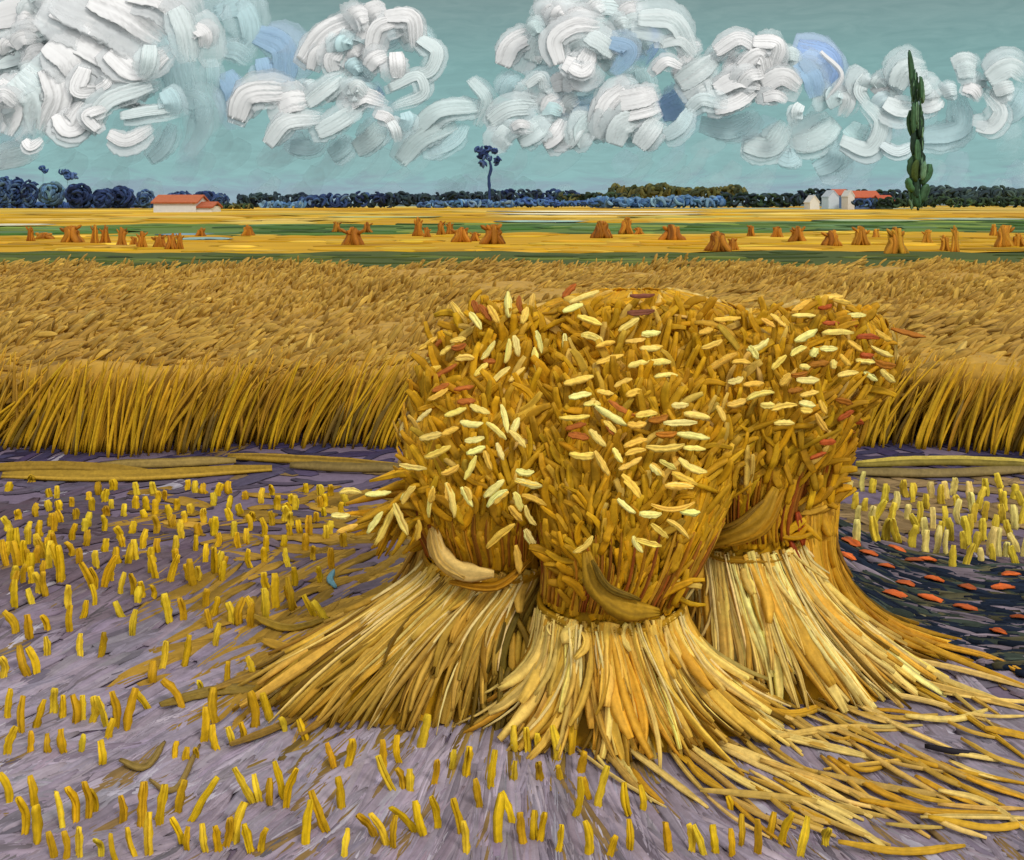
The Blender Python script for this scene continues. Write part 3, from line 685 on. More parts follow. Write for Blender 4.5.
for key, mb in LAY.items():
    if mb.n: tag(obj('loose_head_straw', mb, M_straw, SH[key]['root'], SH[key]['base']), kind='stuff')
cnt = {k: 0 for k in SH}
for (px, py, a, lp, colr) in EAR:
    key, q, nn, miss = hit(px, py)
    Y = q[1] - .075
    if miss > 6:
        nn = nrm(np.array([-.1, -1, .25])); Y = q[1] - .10
        if px < 425: key = 'A'; Y = rng.uniform(3.40, 3.46)
    a = math.radians(a)
    c0 = p3(px, py, Y); ln = lp * Y / F * 1.15
    if nn[1] > -.15: nn = nrm(nn + np.array([0, -.6, 0]))
    d = np.array([math.cos(a), 0, math.sin(a)]); d = nrm(d - .6 * nn * np.dot(d, nn))
    side = np.cross(d, nn)
    sg = np.linspace(-.5, .5, 9)[:, None]
    P = c0 + d * ln * sg + side * ln * rng.normal(0, .06) * (1 - (2 * sg) ** 2) + nn * .006
    cream = [(250, 214, 112), (244, 202, 92), (252, 224, 132), (240, 190, 76)]
    cc = jit(cream if colr is None else colr, 1, .05, .95)
    wd = rng.uniform(5.6, 7.8) * Y / F
    mb = MB().add(strokes(P, nrm(nn + np.array([0, -.5, .2])), wd, wd * .3, cc, M=9, tip=(.45, .3), ridge=.7, kern=.12, rag=.22, streak=.12))
    s = SH[key]; cnt[key] += 1
    o = obj('ear', mb, M_ear, s['root'], P[0])
    if colr is not None: o['label'] = 'rust brown ear among the cream ones'

# rust red stems standing up the flank of the back right sheaf
for pts in ([(790, 540), (797, 560), (812, 585)], [(797, 512), (801, 530), (803, 545)]):
    p = curve([p3(x, y, 3.62) for x, y in pts], 9)
    obj('rust_stem', MB().add(strokes(p, TOCAM, .03, .014, lin((172, 72, 28), KA), M=7, tip=(.5, .4))), M_straw, SH['F']['root'], p[0])

# ------------------------------------------------------------------ loose straw on the ground
mb = MB()
for k in range(26):
    x0, y0 = rng.uniform(500, 545), rng.uniform(610, 690); x1, y1 = x0 + rng.normal(-12, 14), y0 + rng.uniform(35, 85)
    Y_ = H * F / (max(y1, 735) - HOR) + .10
    p = curve([p3(x0, y0, Y_ + .05), p3((x0 + x1) / 2 + rng.normal(0, 3), (y0 + y1) / 2, Y_ + .02), p3(x1, y1, Y_)], 8)
    p[:, 2] = np.maximum(p[:, 2], .01)
    mb.add(strokes(p, nrm(np.array([0, -1, .3])), rng.uniform(.014, .028), .008, jit([(132, 104, 26), (112, 90, 26), (156, 120, 34), (186, 144, 46)], 1, .08), M=6, tip=(.7, .5)))
tag(obj('bent_straw', mb, M_straw, SH['A']['root'], SH['A']['base']), kind='stuff')
AM, CR, TN = (206, 156, 40), (236, 202, 112), (208, 170, 84)
LS = [([(828, 560), (865, 612), (935, 650), (1034, 690)], 9, AM, .1), ([(812, 570), (850, 625), (915, 660)], 11, AM, .08), ([(935, 645), (980, 655), (1035, 678)], 8, AM, .03),
 ([(835, 645), (880, 668), (960, 712), (1034, 765)], 7, AM, .02), ([(895, 645), (950, 682), (1000, 700)], 9, CR, .02), ([(800, 610), (850, 646), (905, 664)], 12, CR, .07), ([(815, 640), (870, 664), (935, 686)], 10, CR, .04),
 ([(775, 620), (800, 672), (838, 696)], 9, CR, .06), ([(905, 716), (950, 720), (988, 710)], 7, CR, .02), ([(775, 737), (840, 728), (912, 730)], 9, TN, .02), ([(738, 702), (790, 714), (828, 704)], 11, AM, .03),
 ([(702, 660), (740, 682), (788, 696)], 9, AM, .06), ([(640, 662), (690, 688), (765, 700)], 9, AM, .08), ([(620, 742), (660, 772), (708, 808)], 8, CR, .02), ([(690, 746), (740, 780), (795, 806)], 9, CR, .02),
 ([(718, 742), (790, 772), (872, 818)], 10, CR, .02), ([(828, 757), (880, 792), (955, 822)], 8, AM, .02), ([(818, 772), (880, 786), (962, 798)], 9, TN, .02), ([(850, 738), (930, 765), (1034, 786)], 5, AM, .02),
 ([(938, 790), (980, 800), (1034, 836)], 8, CR, .02), ([(928, 817), (990, 828), (1034, 822)], 8, AM, .02), ([(838, 842), (900, 852), (965, 846)], 8, AM, .02), ([(984, 728), (1034, 738)], 9, AM, .02),
 ([(860, 690), (930, 702), (990, 722)], 8, CR, .02), ([(880, 672), (950, 690), (1034, 712)], 9, TN, .03), ([(905, 658), (970, 672), (1034, 690)], 8, CR, .02), ([(640, 720), (700, 762), (760, 812)], 8, TN, .02),
 ([(660, 705), (720, 745), (800, 785)], 9, CR, .02), ([(600, 742), (625, 775), (648, 800)], 8, TN, .02), ([(900, 745), (960, 775), (1034, 800)], 7, TN, .02), ([(760, 760), (850, 792), (930, 838)], 8, TN, .02),
 ([(700, 790), (800, 800), (890, 818)], 9, TN, .02), ([(740, 725), (800, 740), (880, 760)], 10, CR, .02), ([(860, 800), (930, 812), (1010, 815)], 7, AM, .02), ([(690, 720), (760, 730), (830, 738)], 9, CR, .02),
 ([(210, 690), (260, 672), (330, 640)], 12, (150, 118, 44), .02), ([(160, 705), (220, 690), (270, 690)], 14, (146, 116, 46), .015), ([(230, 745), (275, 728), (320, 700)], 10, (150, 118, 48), .015), ([(150, 780), (165, 790), (200, 745)], 7, (150, 124, 66), .012),
 ([(120, 760), (140, 768), (165, 742)], 8, (140, 116, 56), .012), ([(262, 640), (290, 648), (335, 645)], 12, (166, 128, 36), .02), ([(250, 615), (290, 628), (330, 618)], 10, (160, 124, 34), .02), ([(300, 735), (330, 715), (360, 690)], 10, (158, 124, 46), .02)]
for (pts, wp, c, z) in LS:
    q = []
    for i, (x, y) in enumerate(pts):
        zz = .012 + z * (1 - i / (len(pts) - 1)); q.append(gnd(x, y, zz))
    p = curve(q, 18); Y = p[9][1]
    p[:, 2] = np.maximum(p[:, 2], .008)
    o = single('loose_straw', p, nrm(np.array([0, -.35, 1.])), wp * Y / F * 1.0, .007, jit(c, 1, .05), M_straw, M=9, tip=(.5, .35), ridge=.6, streak=.17)
    x, y = pts[1]
    k = 'amber' if c == AM else 'cream' if c == CR else 'tan' if c == TN else 'olive brown'
    where = 'left of the sheaves' if x < 400 else 'beside the dark soil patch' if y < 690 and x > 800 else 'at the foot of the front sheaves' if y < 735 else 'on the bare lilac soil at the lower right'
    tag(o, f'long {k} straw lying loose {where}', 'straw', f'{k} loose straws {where}')
# random thinner ones following the same sweep
for k in range(105):
    x = rng.uniform(590, 1000); y = rng.uniform(690, 830)
    if y > 735 + (x - 600) * .25 + 60: continue
    a = math.radians(np.interp(x, [600, 700, 850, 1000], [-55, -38, -22, -15]) + rng.normal(0, 9)); ln = rng.uniform(40, 120)
    dx, dy = math.cos(a) * ln / 2, -math.sin(a) * ln / 2
    p = curve([gnd(x - dx, y - dy, .018), gnd(x, y + rng.normal(2, 3), .022), gnd(x + dx, y + dy, .012)], 10)
    o = single('loose_straw', p, UP, rng.uniform(3.5, 7.5) * p[5][1] / F * 1.1, .006, jit([CR, TN, AM, (204, 162, 66)], 1, .06), M_straw, M=7, tip=(.5, .35), ridge=.6)
    tag(o, 'short straw strewn among the longer ones before the sheaves', 'straw', 'short straws strewn before the sheaves')
p = curve([gnd(925, 747, .02), gnd(950, 752, .025), gnd(985, 757, .015)], 10)
tag(single('twig', p, UP, .016, .01, lin((40, 36, 40), KA), M_straw, tip=(.6, .2)), 'thin black twig on the lilac soil at the lower right', 'twig')
p = curve([gnd(334, 570, .03), gnd(330, 580, .02), gnd(336, 588, .01)], 8)
tag(single('torn_leaf', p, UP, .03, .008, lin((104, 150, 160), KA), M_straw, tip=(.3, .4)), 'small blue green scrap of leaf on the ground left of the sheaves', 'leaf')

# ------------------------------------------------------------------ distant stooks
DS = [(30.5,241,8,15),(45,239,20,6),(72,243,22,18),(95,244,9,20),(105,244,10,18),(122,247,11,20),(134,246,9,10),(142,248,11,18),(160,248,15,13),(172,249,13,15),(180,249,8,17),(201,237,11,9),(248,236,13,11),
 (337,232,10,10),(353,246,22,20),(367,233,11,10),(418,236,11,17),(427,237,8,10),(441,235,9,14),(450,234,9,12),(461,242,20,15),(475,241,11,9),(493,244,24,20),
 (602,238,22,17),(626,234,15,17),(639,235,10,8),(672,241,24,16),(718,251,23,20),(733,250,13,12),(751,237,9,12),(777,238,13,12),(798,242,17,16),(832,246,20,16),(861,245,18,18),(876,238,10,9),(896,255,24,27),(927,243,11,13),(945,251,11,16),(955,252,10,25),(994,236,10,12),(1003,247,20,22),(1018,247,13,14)]
for i, (px, py, wp, hp) in enumerate(DS):
    b = gnd(px, py, .1); Y = b[1]; W = wp * Y / F; Ht = hp * Y / F
    mb = MB(); n = 9 + int(wp / 3)
    base_c = [(172, 108, 26), (158, 96, 24), (186, 122, 32)] if px < 850 else [(196, 134, 36), (182, 118, 30), (204, 148, 44)]
    P = []
    for k in range(n):
        f = (k / (n - 1) - .5) * 1.7 if n > 1 else 0
        dy = rng.uniform(-.25, .25) * W
        top = b + [f * W * .28 + rng.normal(0, .05) * W, dy * .4, Ht * (1 - .35 * abs(f) + rng.normal(0, .06))]
        mid = b + [f * W * .22, dy * .7, Ht * .5]
        bot = b + [f * W * .55 + rng.normal(0, .04) * W, dy, -.03]
        P.append(curve([bot, mid, top], 7))
    mb.add(strokes(np.array(P), TOCAM, W * .30, W * .12, jit(base_c, n, .1), M=6, tip=(.7, .6), ridge=.4))
    for k in range(4):       # ears and straw sticking out
        a = rng.uniform(-.9, .9); q = b + [a * W * .3, -.1 * W, Ht * rng.uniform(.55, .8)]
        mb.add(strokes(curve([q, q + [a * W * .35, 0, Ht * .22]], 4), TOCAM, W * .16, W * .07, jit(base_c, 1, .1), M=5, tip=(.6, .4)))
    o = obj('distant_stook', mb, M_straw, None, b)
    size = 'squat' if hp < 11 else 'tall narrow' if hp > wp * 1.35 else 'wide' if wp > 18 else 'small'
    nb = 'at the far left' if px < 60 else 'below the long white farmhouse' if px < 260 else 'left of the lone blue tree' if px < 430 else 'below the lone blue tree' if px < 510 else 'above the back middle sheaf' if px < 690 else 'below the village' if px < 870 else 'below the poplar' if px < 940 else 'at the far right'
    tag(o, f'{size} orange brown stook in the far yellow field {nb}', 'stook', 'small stooks dotted over the far yellow fields')

# ------------------------------------------------------------------ far trees, hedges and houses
def daubs(cx, cy, rx, ry, Y, n, cols, size, depth=None, swirl=True, v=.12):
    """leaf clumps filling a crown: curved thick daubs round its centre"""
    m = Y / F; P = []; N = []
    c = p3(cx, cy, Y); depth = depth or rx
    for k in range(n):
        th = rng.uniform(0, 2 * math.pi); r = math.sqrt(rng.random()); y = rng.uniform(-1, 1) * math.sqrt(max(0, 1 - r * r)) 
        pos = c + np.array([math.cos(th) * r * rx * m, y * depth * m, math.sin(th) * r * ry * m])
        a = th + math.pi / 2 + rng.normal(0, .5) if swirl else rng.normal(math.pi / 2, .3)
        ln = size * m * rng.uniform(.7, 1.4)
        d = np.array([math.cos(a), rng.normal(0, .3), math.sin(a)]); cv = np.array([-math.cos(th), 0, -math.sin(th)]) * ln * .25
        P.append(curve([pos - d * ln / 2 + cv, pos, pos + d * ln / 2 + cv], 6)); N.append(nrm(np.array([math.cos(th) * r, -1 + .5 * y, math.sin(th) * r + .3])))
    return strokes(np.array(P), np.array(N), size * m * .42, size * m * .22, jit(cols, n, v), M=6, tip=(.4, .35), streak=.2)

NAVY = [(38, 54, 92), (46, 64, 106), (32, 44, 76), (60, 82, 126)]
BLUE = [(66, 92, 136), (80, 110, 150), (52, 76, 120), (96, 122, 150)]
BLK = [(44, 60, 72), (54, 70, 78), (40, 52, 68), (60, 80, 84)]
DGRN = [(40, 58, 42), (52, 72, 50), (34, 48, 44), (62, 84, 56)]
LBL = [(92, 132, 172), (110, 148, 182), (74, 112, 158), (128, 160, 180)]
OLV = [(96, 96, 52), (82, 82, 46), (112, 108, 60), (66, 74, 48)]

def tree(px, ctop, base_py, rx, Y, cols, label, n=70, size=7, cat='tree', group=None, crown_ry=None, name='round_tree', trunk_c=(44, 46, 56), tw=1.6):
    b = gnd(px, base_py, 0); bpy_ = HOR + F * H / Y; b = p3(px, bpy_, Y)
    ry = crown_ry or (base_py - ctop) / 2
    root = empty(name, b)
    mb = MB().add(daubs(px, ctop + ry, rx, ry, Y, n, cols, size))
    mb.add(daubs(px, ctop + ry, rx * .8, ry * .8, Y, n // 2, np.array(cols) * .9, size * 1.2))
    obj('crown', mb, M_leaf, root, b)
    m = Y / F; top = p3(px + .5, ctop + ry, Y)
    t = MB().add(strokes(curve([b, (b + top) / 2 + [.3 * m, 0, 0], top], 8), TOCAM, tw * m, tw * m * .5, lin(trunk_c, KA), M=7, tip=(1, .6), belly=.9))
    for sgn in (-1, 1):
        q = (b + top) / 2 * 1.0; q = b + (top - b) * .65
        t.add(strokes(curve([q, q + np.array([sgn * rx * .5 * m, .2 * m, ry * .6 * m])], 5), TOCAM, tw * m * .6, tw * m * .3, lin(trunk_c, KA), M=5, tip=(1, .4), belly=.9))
    obj('trunk', t, M_bark, root, b)
    return tag(root, label, cat, group)
TG = 'round trees along the left horizon'
for a in [(4, 176, 207, 8, 300, BLUE, 'blue round tree cut by the left frame edge'), (17, 177, 207, 8, 305, NAVY + BLUE, 'navy round tree second from the left edge'), (30, 180, 207, 8, 298, BLUE + NAVY, 'blue and navy tree left of the pale teal tree'),
          (52, 182, 206, 12, 300, LBL[:2] + [(86, 112, 130), (108, 140, 146), (70, 96, 124)], 'pale teal blue round tree with a swirled crown'), (80, 184, 209, 14, 295, NAVY, 'darkest navy round tree standing alone left of the farmhouse'),
          (104, 189, 209, 11, 297, NAVY, 'navy low tree joined to a wider one beside it'), (122, 187, 209, 12, 300, NAVY + [(44, 60, 100)], 'wide navy tree between the dark pair and the farmhouse'),
          (146, 190, 209, 9, 310, BLUE, 'mid blue tree just left of the farmhouse roof'), (180, 192, 206, 12, 320, BLUE + NAVY, 'blue tree peeping over the farmhouse roof'), (205, 192, 206, 12, 318, NAVY, 'dark navy tree behind the right end of the farmhouse'), (221, 194, 206, 8, 318, NAVY + BLUE, 'small navy tree right of the farmhouse')]:
    tree(*a[:6], a[6], n=80, size=8 if a[3] > 9 else 6, group=TG)
# tall thin trees
def tuft_tree(px, base_py, Y, tufts, trunk, cols, label, trunk_c, tw):
    b = p3(px, HOR + F * H / Y, Y); m = Y / F; root = empty('tall_tree', b); mb = MB()
    for (x, y, rx, ry) in tufts:
        mb.add(daubs(x, y, rx, ry, Y, 9, cols, max(rx, ry) * 1.5, depth=rx, v=.18))
    obj('crown', mb, M_leaf, root, b)
    p = curve([b] + [p3(x, y, Y) for x, y in trunk], 14)
    obj('trunk', MB().add(strokes(p, TOCAM, tw * m, tw * m * .5, lin(trunk_c, KA), M=7, tip=(1, .6), belly=.9, rag=.25)), M_bark, root, b)
    return tag(root, label, 'tree')

def hedge(name, x0, x1, top, bot, Y, cols, label, dens=1.0, size=7, wob=2.0, ph=0.0, cat='hedge', kind=None):
    mb = MB(); m = Y / F
    k = max(4, int((x1 - x0) / 6))
    for i in range(k):
        x = x0 + (x1 - x0) * (i + .5) / k
        tp = top + wob * (math.sin(x / 11 + ph) * .6 + math.sin(x / 29 + 2 * ph) * .6) + rng.normal(0, .5)
        ry = max(1.5, (bot - tp) / 2)
        mb.add(daubs(x, (tp + bot) / 2, 6, ry, Y, max(5, int(11 * dens)), cols, min(size, ry * 2.2), depth=8))
    b = p3((x0 + x1) / 2, HOR + F * H / Y, Y)
    return tag(obj(name, mb, M_leaf, None, b), label, None if kind else cat, None, kind)
tuft_tree(489, 207, 330, [(480, 150, 4.5, 3), (488, 149, 4, 3.5), (494, 151, 3.5, 2.5), (483, 156, 5, 4), (482, 164, 4.5, 3), (497, 161, 3, 4), (489, 158, 3, 3)], [(489.5, 190), (489, 178), (491, 170), (489, 158)], [(52, 72, 118), (40, 58, 104), (80, 104, 146), (62, 84, 130)], 'lone tall blue tree with a thin crooked trunk and a small tuft of leaves', (50, 70, 116), 3)
tuft_tree(43, 207, 340, [(42, 168, 3, 2), (45, 171, 3, 1.5)], [(43, 190), (43, 172)], [(70, 100, 150), (54, 84, 138)], 'faint small blue treetop high above the left trees', (128, 166, 172), .4)
tuft_tree(67, 207, 345, [(62, 172, 3, 2.5), (67, 173, 4, 3), (73, 176, 5, 2), (68, 178, 3, 1.5)], [(67, 190), (68, 176)], [(62, 88, 136), (84, 112, 156)], 'faint wider blue treetop high above the navy trees', (128, 166, 172), .4)
hedge('hedge', -20, 158, 203, 211, 330, [(56, 84, 134), (70, 100, 146), (48, 70, 122)], 'long blue hedge under the left trees', 1, 9, .8)
hedge('bush', 216, 250, 203, 210.5, 270, DGRN + OLV, 'low dark green bush right of the white farmhouse', 1, 6, .6, cat='bush')
hedge('hedge', 240, 306, 193, 207, 340, BLK, 'black green hedge block right of the farmhouse', 1.3, 7, 1.2)
hedge('bush', 262, 303, 202, 209, 320, LBL, 'pale blue bush in front of the black green hedge block', 1, 7, 1.0, cat='bush')
hedge('hedge', 302, 346, 196, 209, 335, BLUE + NAVY, 'blue hedge with a lumpy top between two dark ones', 1.2, 8, 1.8)
hedge('hedge', 344, 392, 192, 208, 340, NAVY + BLK, 'navy hedge left of the long black tree belt', 1.2, 7, 1.6)
hedge('hedge', 386, 500, 192.5, 206, 345, BLK, 'long black green tree belt left of the lone tall tree', 1.2, 7, 1.5)
hedge('bush', 420, 512, 201, 207.5, 325, LBL + BLUE, 'low pale blue bushes at the foot of the long tree belt', .9, 7, 1.0, cat='bush')
hedge('hedge', 488, 580, 190, 204, 350, BLK + NAVY, 'black blue tree belt right of the lone tall tree', 1.3, 7, 1.3)
hedge('hedge', 560, 640, 193, 203, 345, DGRN + OLV, 'dark olive hedge at the left foot of the olive wood', 1.1, 7, 1.2)
hedge('wood', 612, 745, 186.5, 199, 360, OLV, 'olive wood with a hilly top in the middle of the horizon', 1.4, 9, 2.8, 1.2, cat='wood')
hedge('hedge', 500, 600, 200.5, 206, 330, [(70, 104, 158), (58, 88, 144), (88, 124, 168)], 'deep blue low hedge at the middle of the horizon', 1, 8, .6)
hedge('hedge', 590, 722, 198.5, 206.5, 330, LBL, 'sky blue low hedge below the olive wood', 1, 9, 1.2)
hedge('hedge', 718, 800, 193, 207, 345, DGRN + BLK, 'dark green hedge left of the village', 1.2, 7, 1.4)
hedge('hedge', 795, 940, 190, 206, 350, BLK + DGRN, 'dark hedge behind the village houses', 1.3, 7, 1.2)
hedge('wood', 930, 1060, 188, 202, 370, [(60, 78, 82), (52, 68, 76), (70, 88, 84)], 'blue grey wood right of the poplar', 1.3, 9, 1.6, 2.0, cat='wood')
hedge('hedge', 925, 1060, 197, 206.5, 340, DGRN, 'dark green hedge at the right end of the horizon', 1.2, 6, .8)

def box(cx0, cx1, y0, y1, z0, z1):
    V = np.array([[x, y, z] for x in (cx0, cx1) for y in (y0, y1) for z in (z0, z1)])
    Q = np.array([[0, 1, 3, 2], [4, 6, 7, 5], [0, 4, 5, 1], [2, 3, 7, 6], [0, 2, 6, 4], [1, 5, 7, 3]])
    return V, Q
def flat(name, V, Q, c, mat, parent, base):
    V = np.asarray(V, float); q = np.asarray(Q)
    VV = V[q].reshape(-1, 3); QQ = np.arange(len(VV)).reshape(-1, 4)
    me = mesh_from(name, VV - base, QQ, np.broadcast_to(lin(c, KA), (len(VV), 3)), smooth=False)
    return link(name, me, mat, parent)
def gable_roof(x0, x1, y0, y1, ze, zr, over, t=.25, axis='x'):
    """two solid slopes with thickness; ridge along axis"""
    if axis == 'x':
        x0 -= over; x1 += over; y0 -= over; y1 += over; ym = (y0 + y1) / 2
        V = [(x0, y0, ze), (x1, y0, ze), (x1, ym, zr), (x0, ym, zr), (x0, y1, ze), (x1, y1, ze)]
    else:
        x0 -= over; x1 += over; y0 -= over; y1 += over; xm = (x0 + x1) / 2
        V = [(x0, y1, ze), (x0, y0, ze), (xm, y0, zr), (xm, y1, zr), (x1, y1, ze), (x1, y0, ze)]
    V = np.array(V + [(a, b, c - t) for a, b, c in V])
    Q = [[0, 1, 2, 3], [3, 2, 5, 4], [6, 9, 8, 7], [9, 10, 11, 8], [0, 6, 7, 1], [5, 11, 10, 4], [0, 3, 9, 6], [3, 4, 10, 9], [1, 7, 8, 2], [2, 8, 11, 5]]
    return V, Q
def house(px0, px1, pw_top, pr_top, base_py, Y, depth, label, axis='x', wall=(236, 232, 222), roof=(184, 100, 60), extra=None, gable=False, name='farmhouse'):
    m = Y / F; x0, x1 = (px0 - CX) * m, (px1 - CX) * m
    ze = H - (pw_top - HOR) * m; zr = H - (pr_top - HOR) * m
    base = np.array([(x0 + x1) / 2, Y, 0]); root = empty(name, base)
    V, Q = box(x0, x1, Y, Y + depth, -.1, ze - .02)
    Q = list(Q)
    if axis == 'x':
        ym = Y + depth / 2; V = np.concatenate([V, [(x0, ym, zr - .25), (x1, ym, zr - .25)]])
        Q = np.array(Q + [[1, 8, 3, 3], [5, 7, 9, 9]])
    else:
        xm = (x0 + x1) / 2; V = np.concatenate([V, [(xm, Y, zr - .25), (xm, Y + depth, zr - .25)]])
        Q = np.array(Q + [[1, 5, 8, 8], [3, 9, 7, 7]])
    wo = flat('wall', V, Q, wall, M_wall, root, base)
    V, Q = gable_roof(x0, x1, Y, Y + depth, ze, zr, .35 if axis == 'x' else .12, axis=axis)
    ro = flat('roof', V, Q, roof, M_roof, root, base)
    return tag(root, label, 'house'), base
h, b = house(153.5, 196, 202, 194.5, 214.5, 178, 7, 'long white farmhouse with an orange roof at the left')
# low lean-to at its right end
m = 178 / F
V, Q = box((196 - CX) * m + .02, (211 - CX) * m, 178.3, 184, -.1, H - (206 - HOR) * m); flat('annex_wall', V, Q, (232, 228, 220), M_wall, h, b)
V, Q = gable_roof((196 - CX) * m + .3, (211 - CX) * m, 178.3, 184, H - (206.5 - HOR) * m, H - (201.5 - HOR) * m, .3); flat('annex_roof', V, Q, (178, 94, 58), M_roof, h, b)
house(810, 819.5, 202, 195, 207, 250, 5, 'white gabled cottage at the left of the village', 'y', roof=(226, 226, 222), wall=(232, 234, 232), name='cottage')
house(828.5, 839, 196.5, 190, 207, 272, 6, 'white cottage with a grey roof behind the left one', 'y', roof=(196, 204, 210), wall=(222, 228, 232), name='cottage')
house(848, 854.5, 196, 190, 207, 252, 5, 'narrow tall white gable at the end of the long orange roof', 'y', roof=(230, 228, 220), name='cottage')
house(855.5, 880, 197, 190.5, 207, 262, 8, 'blue walled house with the longest orange roof in the village', 'x', wall=(92, 118, 160), roof=(192, 96, 60))
house(836, 848, 194.5, 189, 207, 290, 6, 'small orange roof peeping between the two white gables', 'x', wall=(90, 110, 140), roof=(190, 100, 70))
house(881, 893, 200, 195, 207, 258, 6, 'low house with a red orange roof nearest the poplar', 'x', wall=(60, 80, 70), roof=(186, 84, 52))

hedge('bush', 855, 880, 199, 207.5, 248, BLUE + BLK, 'blue green bush below the longest orange roof', 1, 6, .8, cat='bush')
hedge('bush', 878, 912, 198.5, 207.5, 246, DGRN, 'dark green bush between the village and the poplar', 1.2, 6, 1.0, cat='bush')
# the tall poplar
Y = 232; m = Y / F; b = p3(918, HOR + F * H / Y, Y); root = empty('poplar', b)
G1, G2, G3, G4 = (52, 84, 60), (70, 108, 76), (42, 66, 52), (112, 148, 116)
mb = MB()
for (pts, wp, c, dy) in [([(909.5, 51), (912, 75), (915.5, 103)], 6, G1, 0), ([(914, 76), (915, 95), (917, 108)], 5, G3, 1), ([(921, 77), (922, 88), (922, 100)], 4.5, G2, -.4), ([(922, 84), (923, 95), (923, 103)], 4, G4, .5),
      ([(914, 103), (914, 118), (914, 132)], 6, G2, -1), ([(910, 111), (909, 122), (911, 136)], 5, G1, 0), ([(919, 110), (920.5, 122), (919.5, 138)], 7, G3, -.5), ([(917, 102), (917, 114), (917, 124)], 4, G4, -1.5),
      ([(915, 130), (914, 142), (914, 154)], 7, G3, 0), ([(920, 132), (920, 144), (919, 156)], 7, G1, .5), ([(917, 140), (917, 152), (918, 164)], 8, G2, -1),
      ([(913, 156), (911, 165), (912, 178)], 8, G1, -.6), ([(919, 150), (921, 163), (919, 178)], 10, G3, 0), ([(917, 160), (915, 172), (916, 182)], 8, (76, 96, 46), -2), ([(929, 164), (927, 174), (921, 184)], 9, G2, -1), ([(924, 162), (923, 172), (922, 180)], 7, G4, -2),
      ([(908, 178), (910, 186), (914, 192)], 9, G2, -1), ([(917, 178), (916, 188), (917, 198)], 9, G3, -.5), ([(927, 184), (924, 193), (921, 202)], 10, G2, -1.2), ([(916, 192), (917, 199), (918, 207)], 8, G1, -1.5), ([(922, 188), (921, 198), (920, 207)], 7, G1, 0), ([(912, 190), (914, 198), (916, 206)], 7, G3, .5)]:
    for rep in range(3):
        j = rng.normal(0, .8 if rep else 0, 2); yy = Y + dy + (0 if rep == 0 else rng.uniform(-1.2, 1.4))
        p = curve([p3(x + j[0], y + j[1], yy) for x, y in pts], 9)
        mb.add(strokes(p, nrm(np.array([rng.normal(0, .2), -1, .1])), wp * m * (1 if rep == 0 else .7), wp * m * .35, jit(c, 1, .1), M=7, tip=(.35, .4), ridge=.5, streak=.25, belly=.7))
for k in range(190):
    py = rng.uniform(75, 205); wd = np.interp(py, [75, 110, 150, 180, 205], [3, 5, 5.5, 8, 7])
    x = np.interp(py, [50, 110, 205], [911, 917, 918]) + rng.uniform(-1, 1) * wd; yy = Y - rng.uniform(-.6, 1.6) * wd * m * .6
    p = curve([p3(x, py + 5, yy), p3(x + rng.normal(0, .6), py, yy), p3(x + rng.normal(0, 1), py - 6, yy)], 6)
    mb.add(strokes(p, nrm(np.array([rng.normal(0, .5), -1, .2])), 2.0 * m, .7 * m, jit([G1, G2, G3, (70, 100, 70), G4], 1, .15), M=5, tip=(.35, .3)))
obj('crown', mb, M_leaf, root, b)
t = MB().add(strokes(curve([b, p3(918, 150, Y), p3(915, 80, Y)], 14), TOCAM, 2.4 * m, 1.2 * m, lin((48, 56, 44), KA), M=7, tip=(1, .2), belly=.9))
obj('trunk', t, M_bark, root, b)
tag(root, 'single tall slim dark green poplar rising right of the village', 'tree')

# ------------------------------------------------------------------ clouds: thick curved banks of vapour 900 m away
W_, P_, T_, B_, L_, PB = (238, 241, 243), (216, 229, 234), (196, 222, 226), (168, 198, 224), (154, 182, 222), (210, 228, 240)
def cloud(label, lst, Y0, fill=()):
    lst = list(lst); extra = []
    for (cx, cy, rx, ry, n, cols) in fill:       # rolling curls that fill the bank out
        for k in range(n):
            th = rng.uniform(0, 2 * math.pi); q = math.sqrt(rng.random()) * .9; x = cx + rx * q * math.cos(th); y = cy + ry * q * math.sin(th)
            rr = rng.uniform(10, 22); a0 = rng.uniform(2.4, 4.4)
            extra.append(([(x + rr * math.cos(a0 + t), y + rr * .8 * math.sin(a0 + t)) for t in (0, .7, 1.4)], rng.uniform(12, 22), cols[rng.integers(0, len(cols))], .8))
    h = len(lst) // 3; lst = lst[:h] + extra + lst[h:]
    mb = MB()
    for i, (pts, wp, c, al) in enumerate(lst):
        Y = Y0 - i * 2.6; mm = Y / F
        bulge = [0, -.12, 0]
        q = []
        for k, (x, y) in enumerate(pts):
            f = k / max(1, len(pts) - 1); q.append(p3(x, y, Y) + np.array([0, -9 * math.sin(math.pi * f), 0]))
        p = curve(q, 22)
        N = nrm(np.array([rng.normal(.12, .08), -1, rng.normal(.22, .08)]))
        colr = np.minimum(lin(np.array(c) * rng.normal(1, .012), 1.12), .87)
        for rep in range(2):     # softer vapour spread behind each curl
            off = np.array([rng.normal(0, wp * .25) * mm, rng.uniform(3, 9), rng.normal(0, wp * .25) * mm])
            mb.add(strokes(p + off, N, wp * mm * rng.uniform(1.2, 1.7), wp * mm * .012, colr * .6 + lin((222, 232, 236)) * .4, M=22, tip=(.6, .5), ridge=.3, streak=.03, rag=.08, alpha=al * .5, dry=1.0, belly=.5))
        mb.add(strokes(p, N, wp * mm, wp * mm * .014, colr, M=22, tip=(.78, .7), ridge=.3, streak=.03, rag=.05, alpha=al, dry=.95, belly=.5))
    c0 = p3(lst[0][0][0][0], lst[0][0][0][1], Y0)
    return tag(obj('cloud', mb, M_cloud, None, c0), label, 'cloud', 'white clouds across the sky')
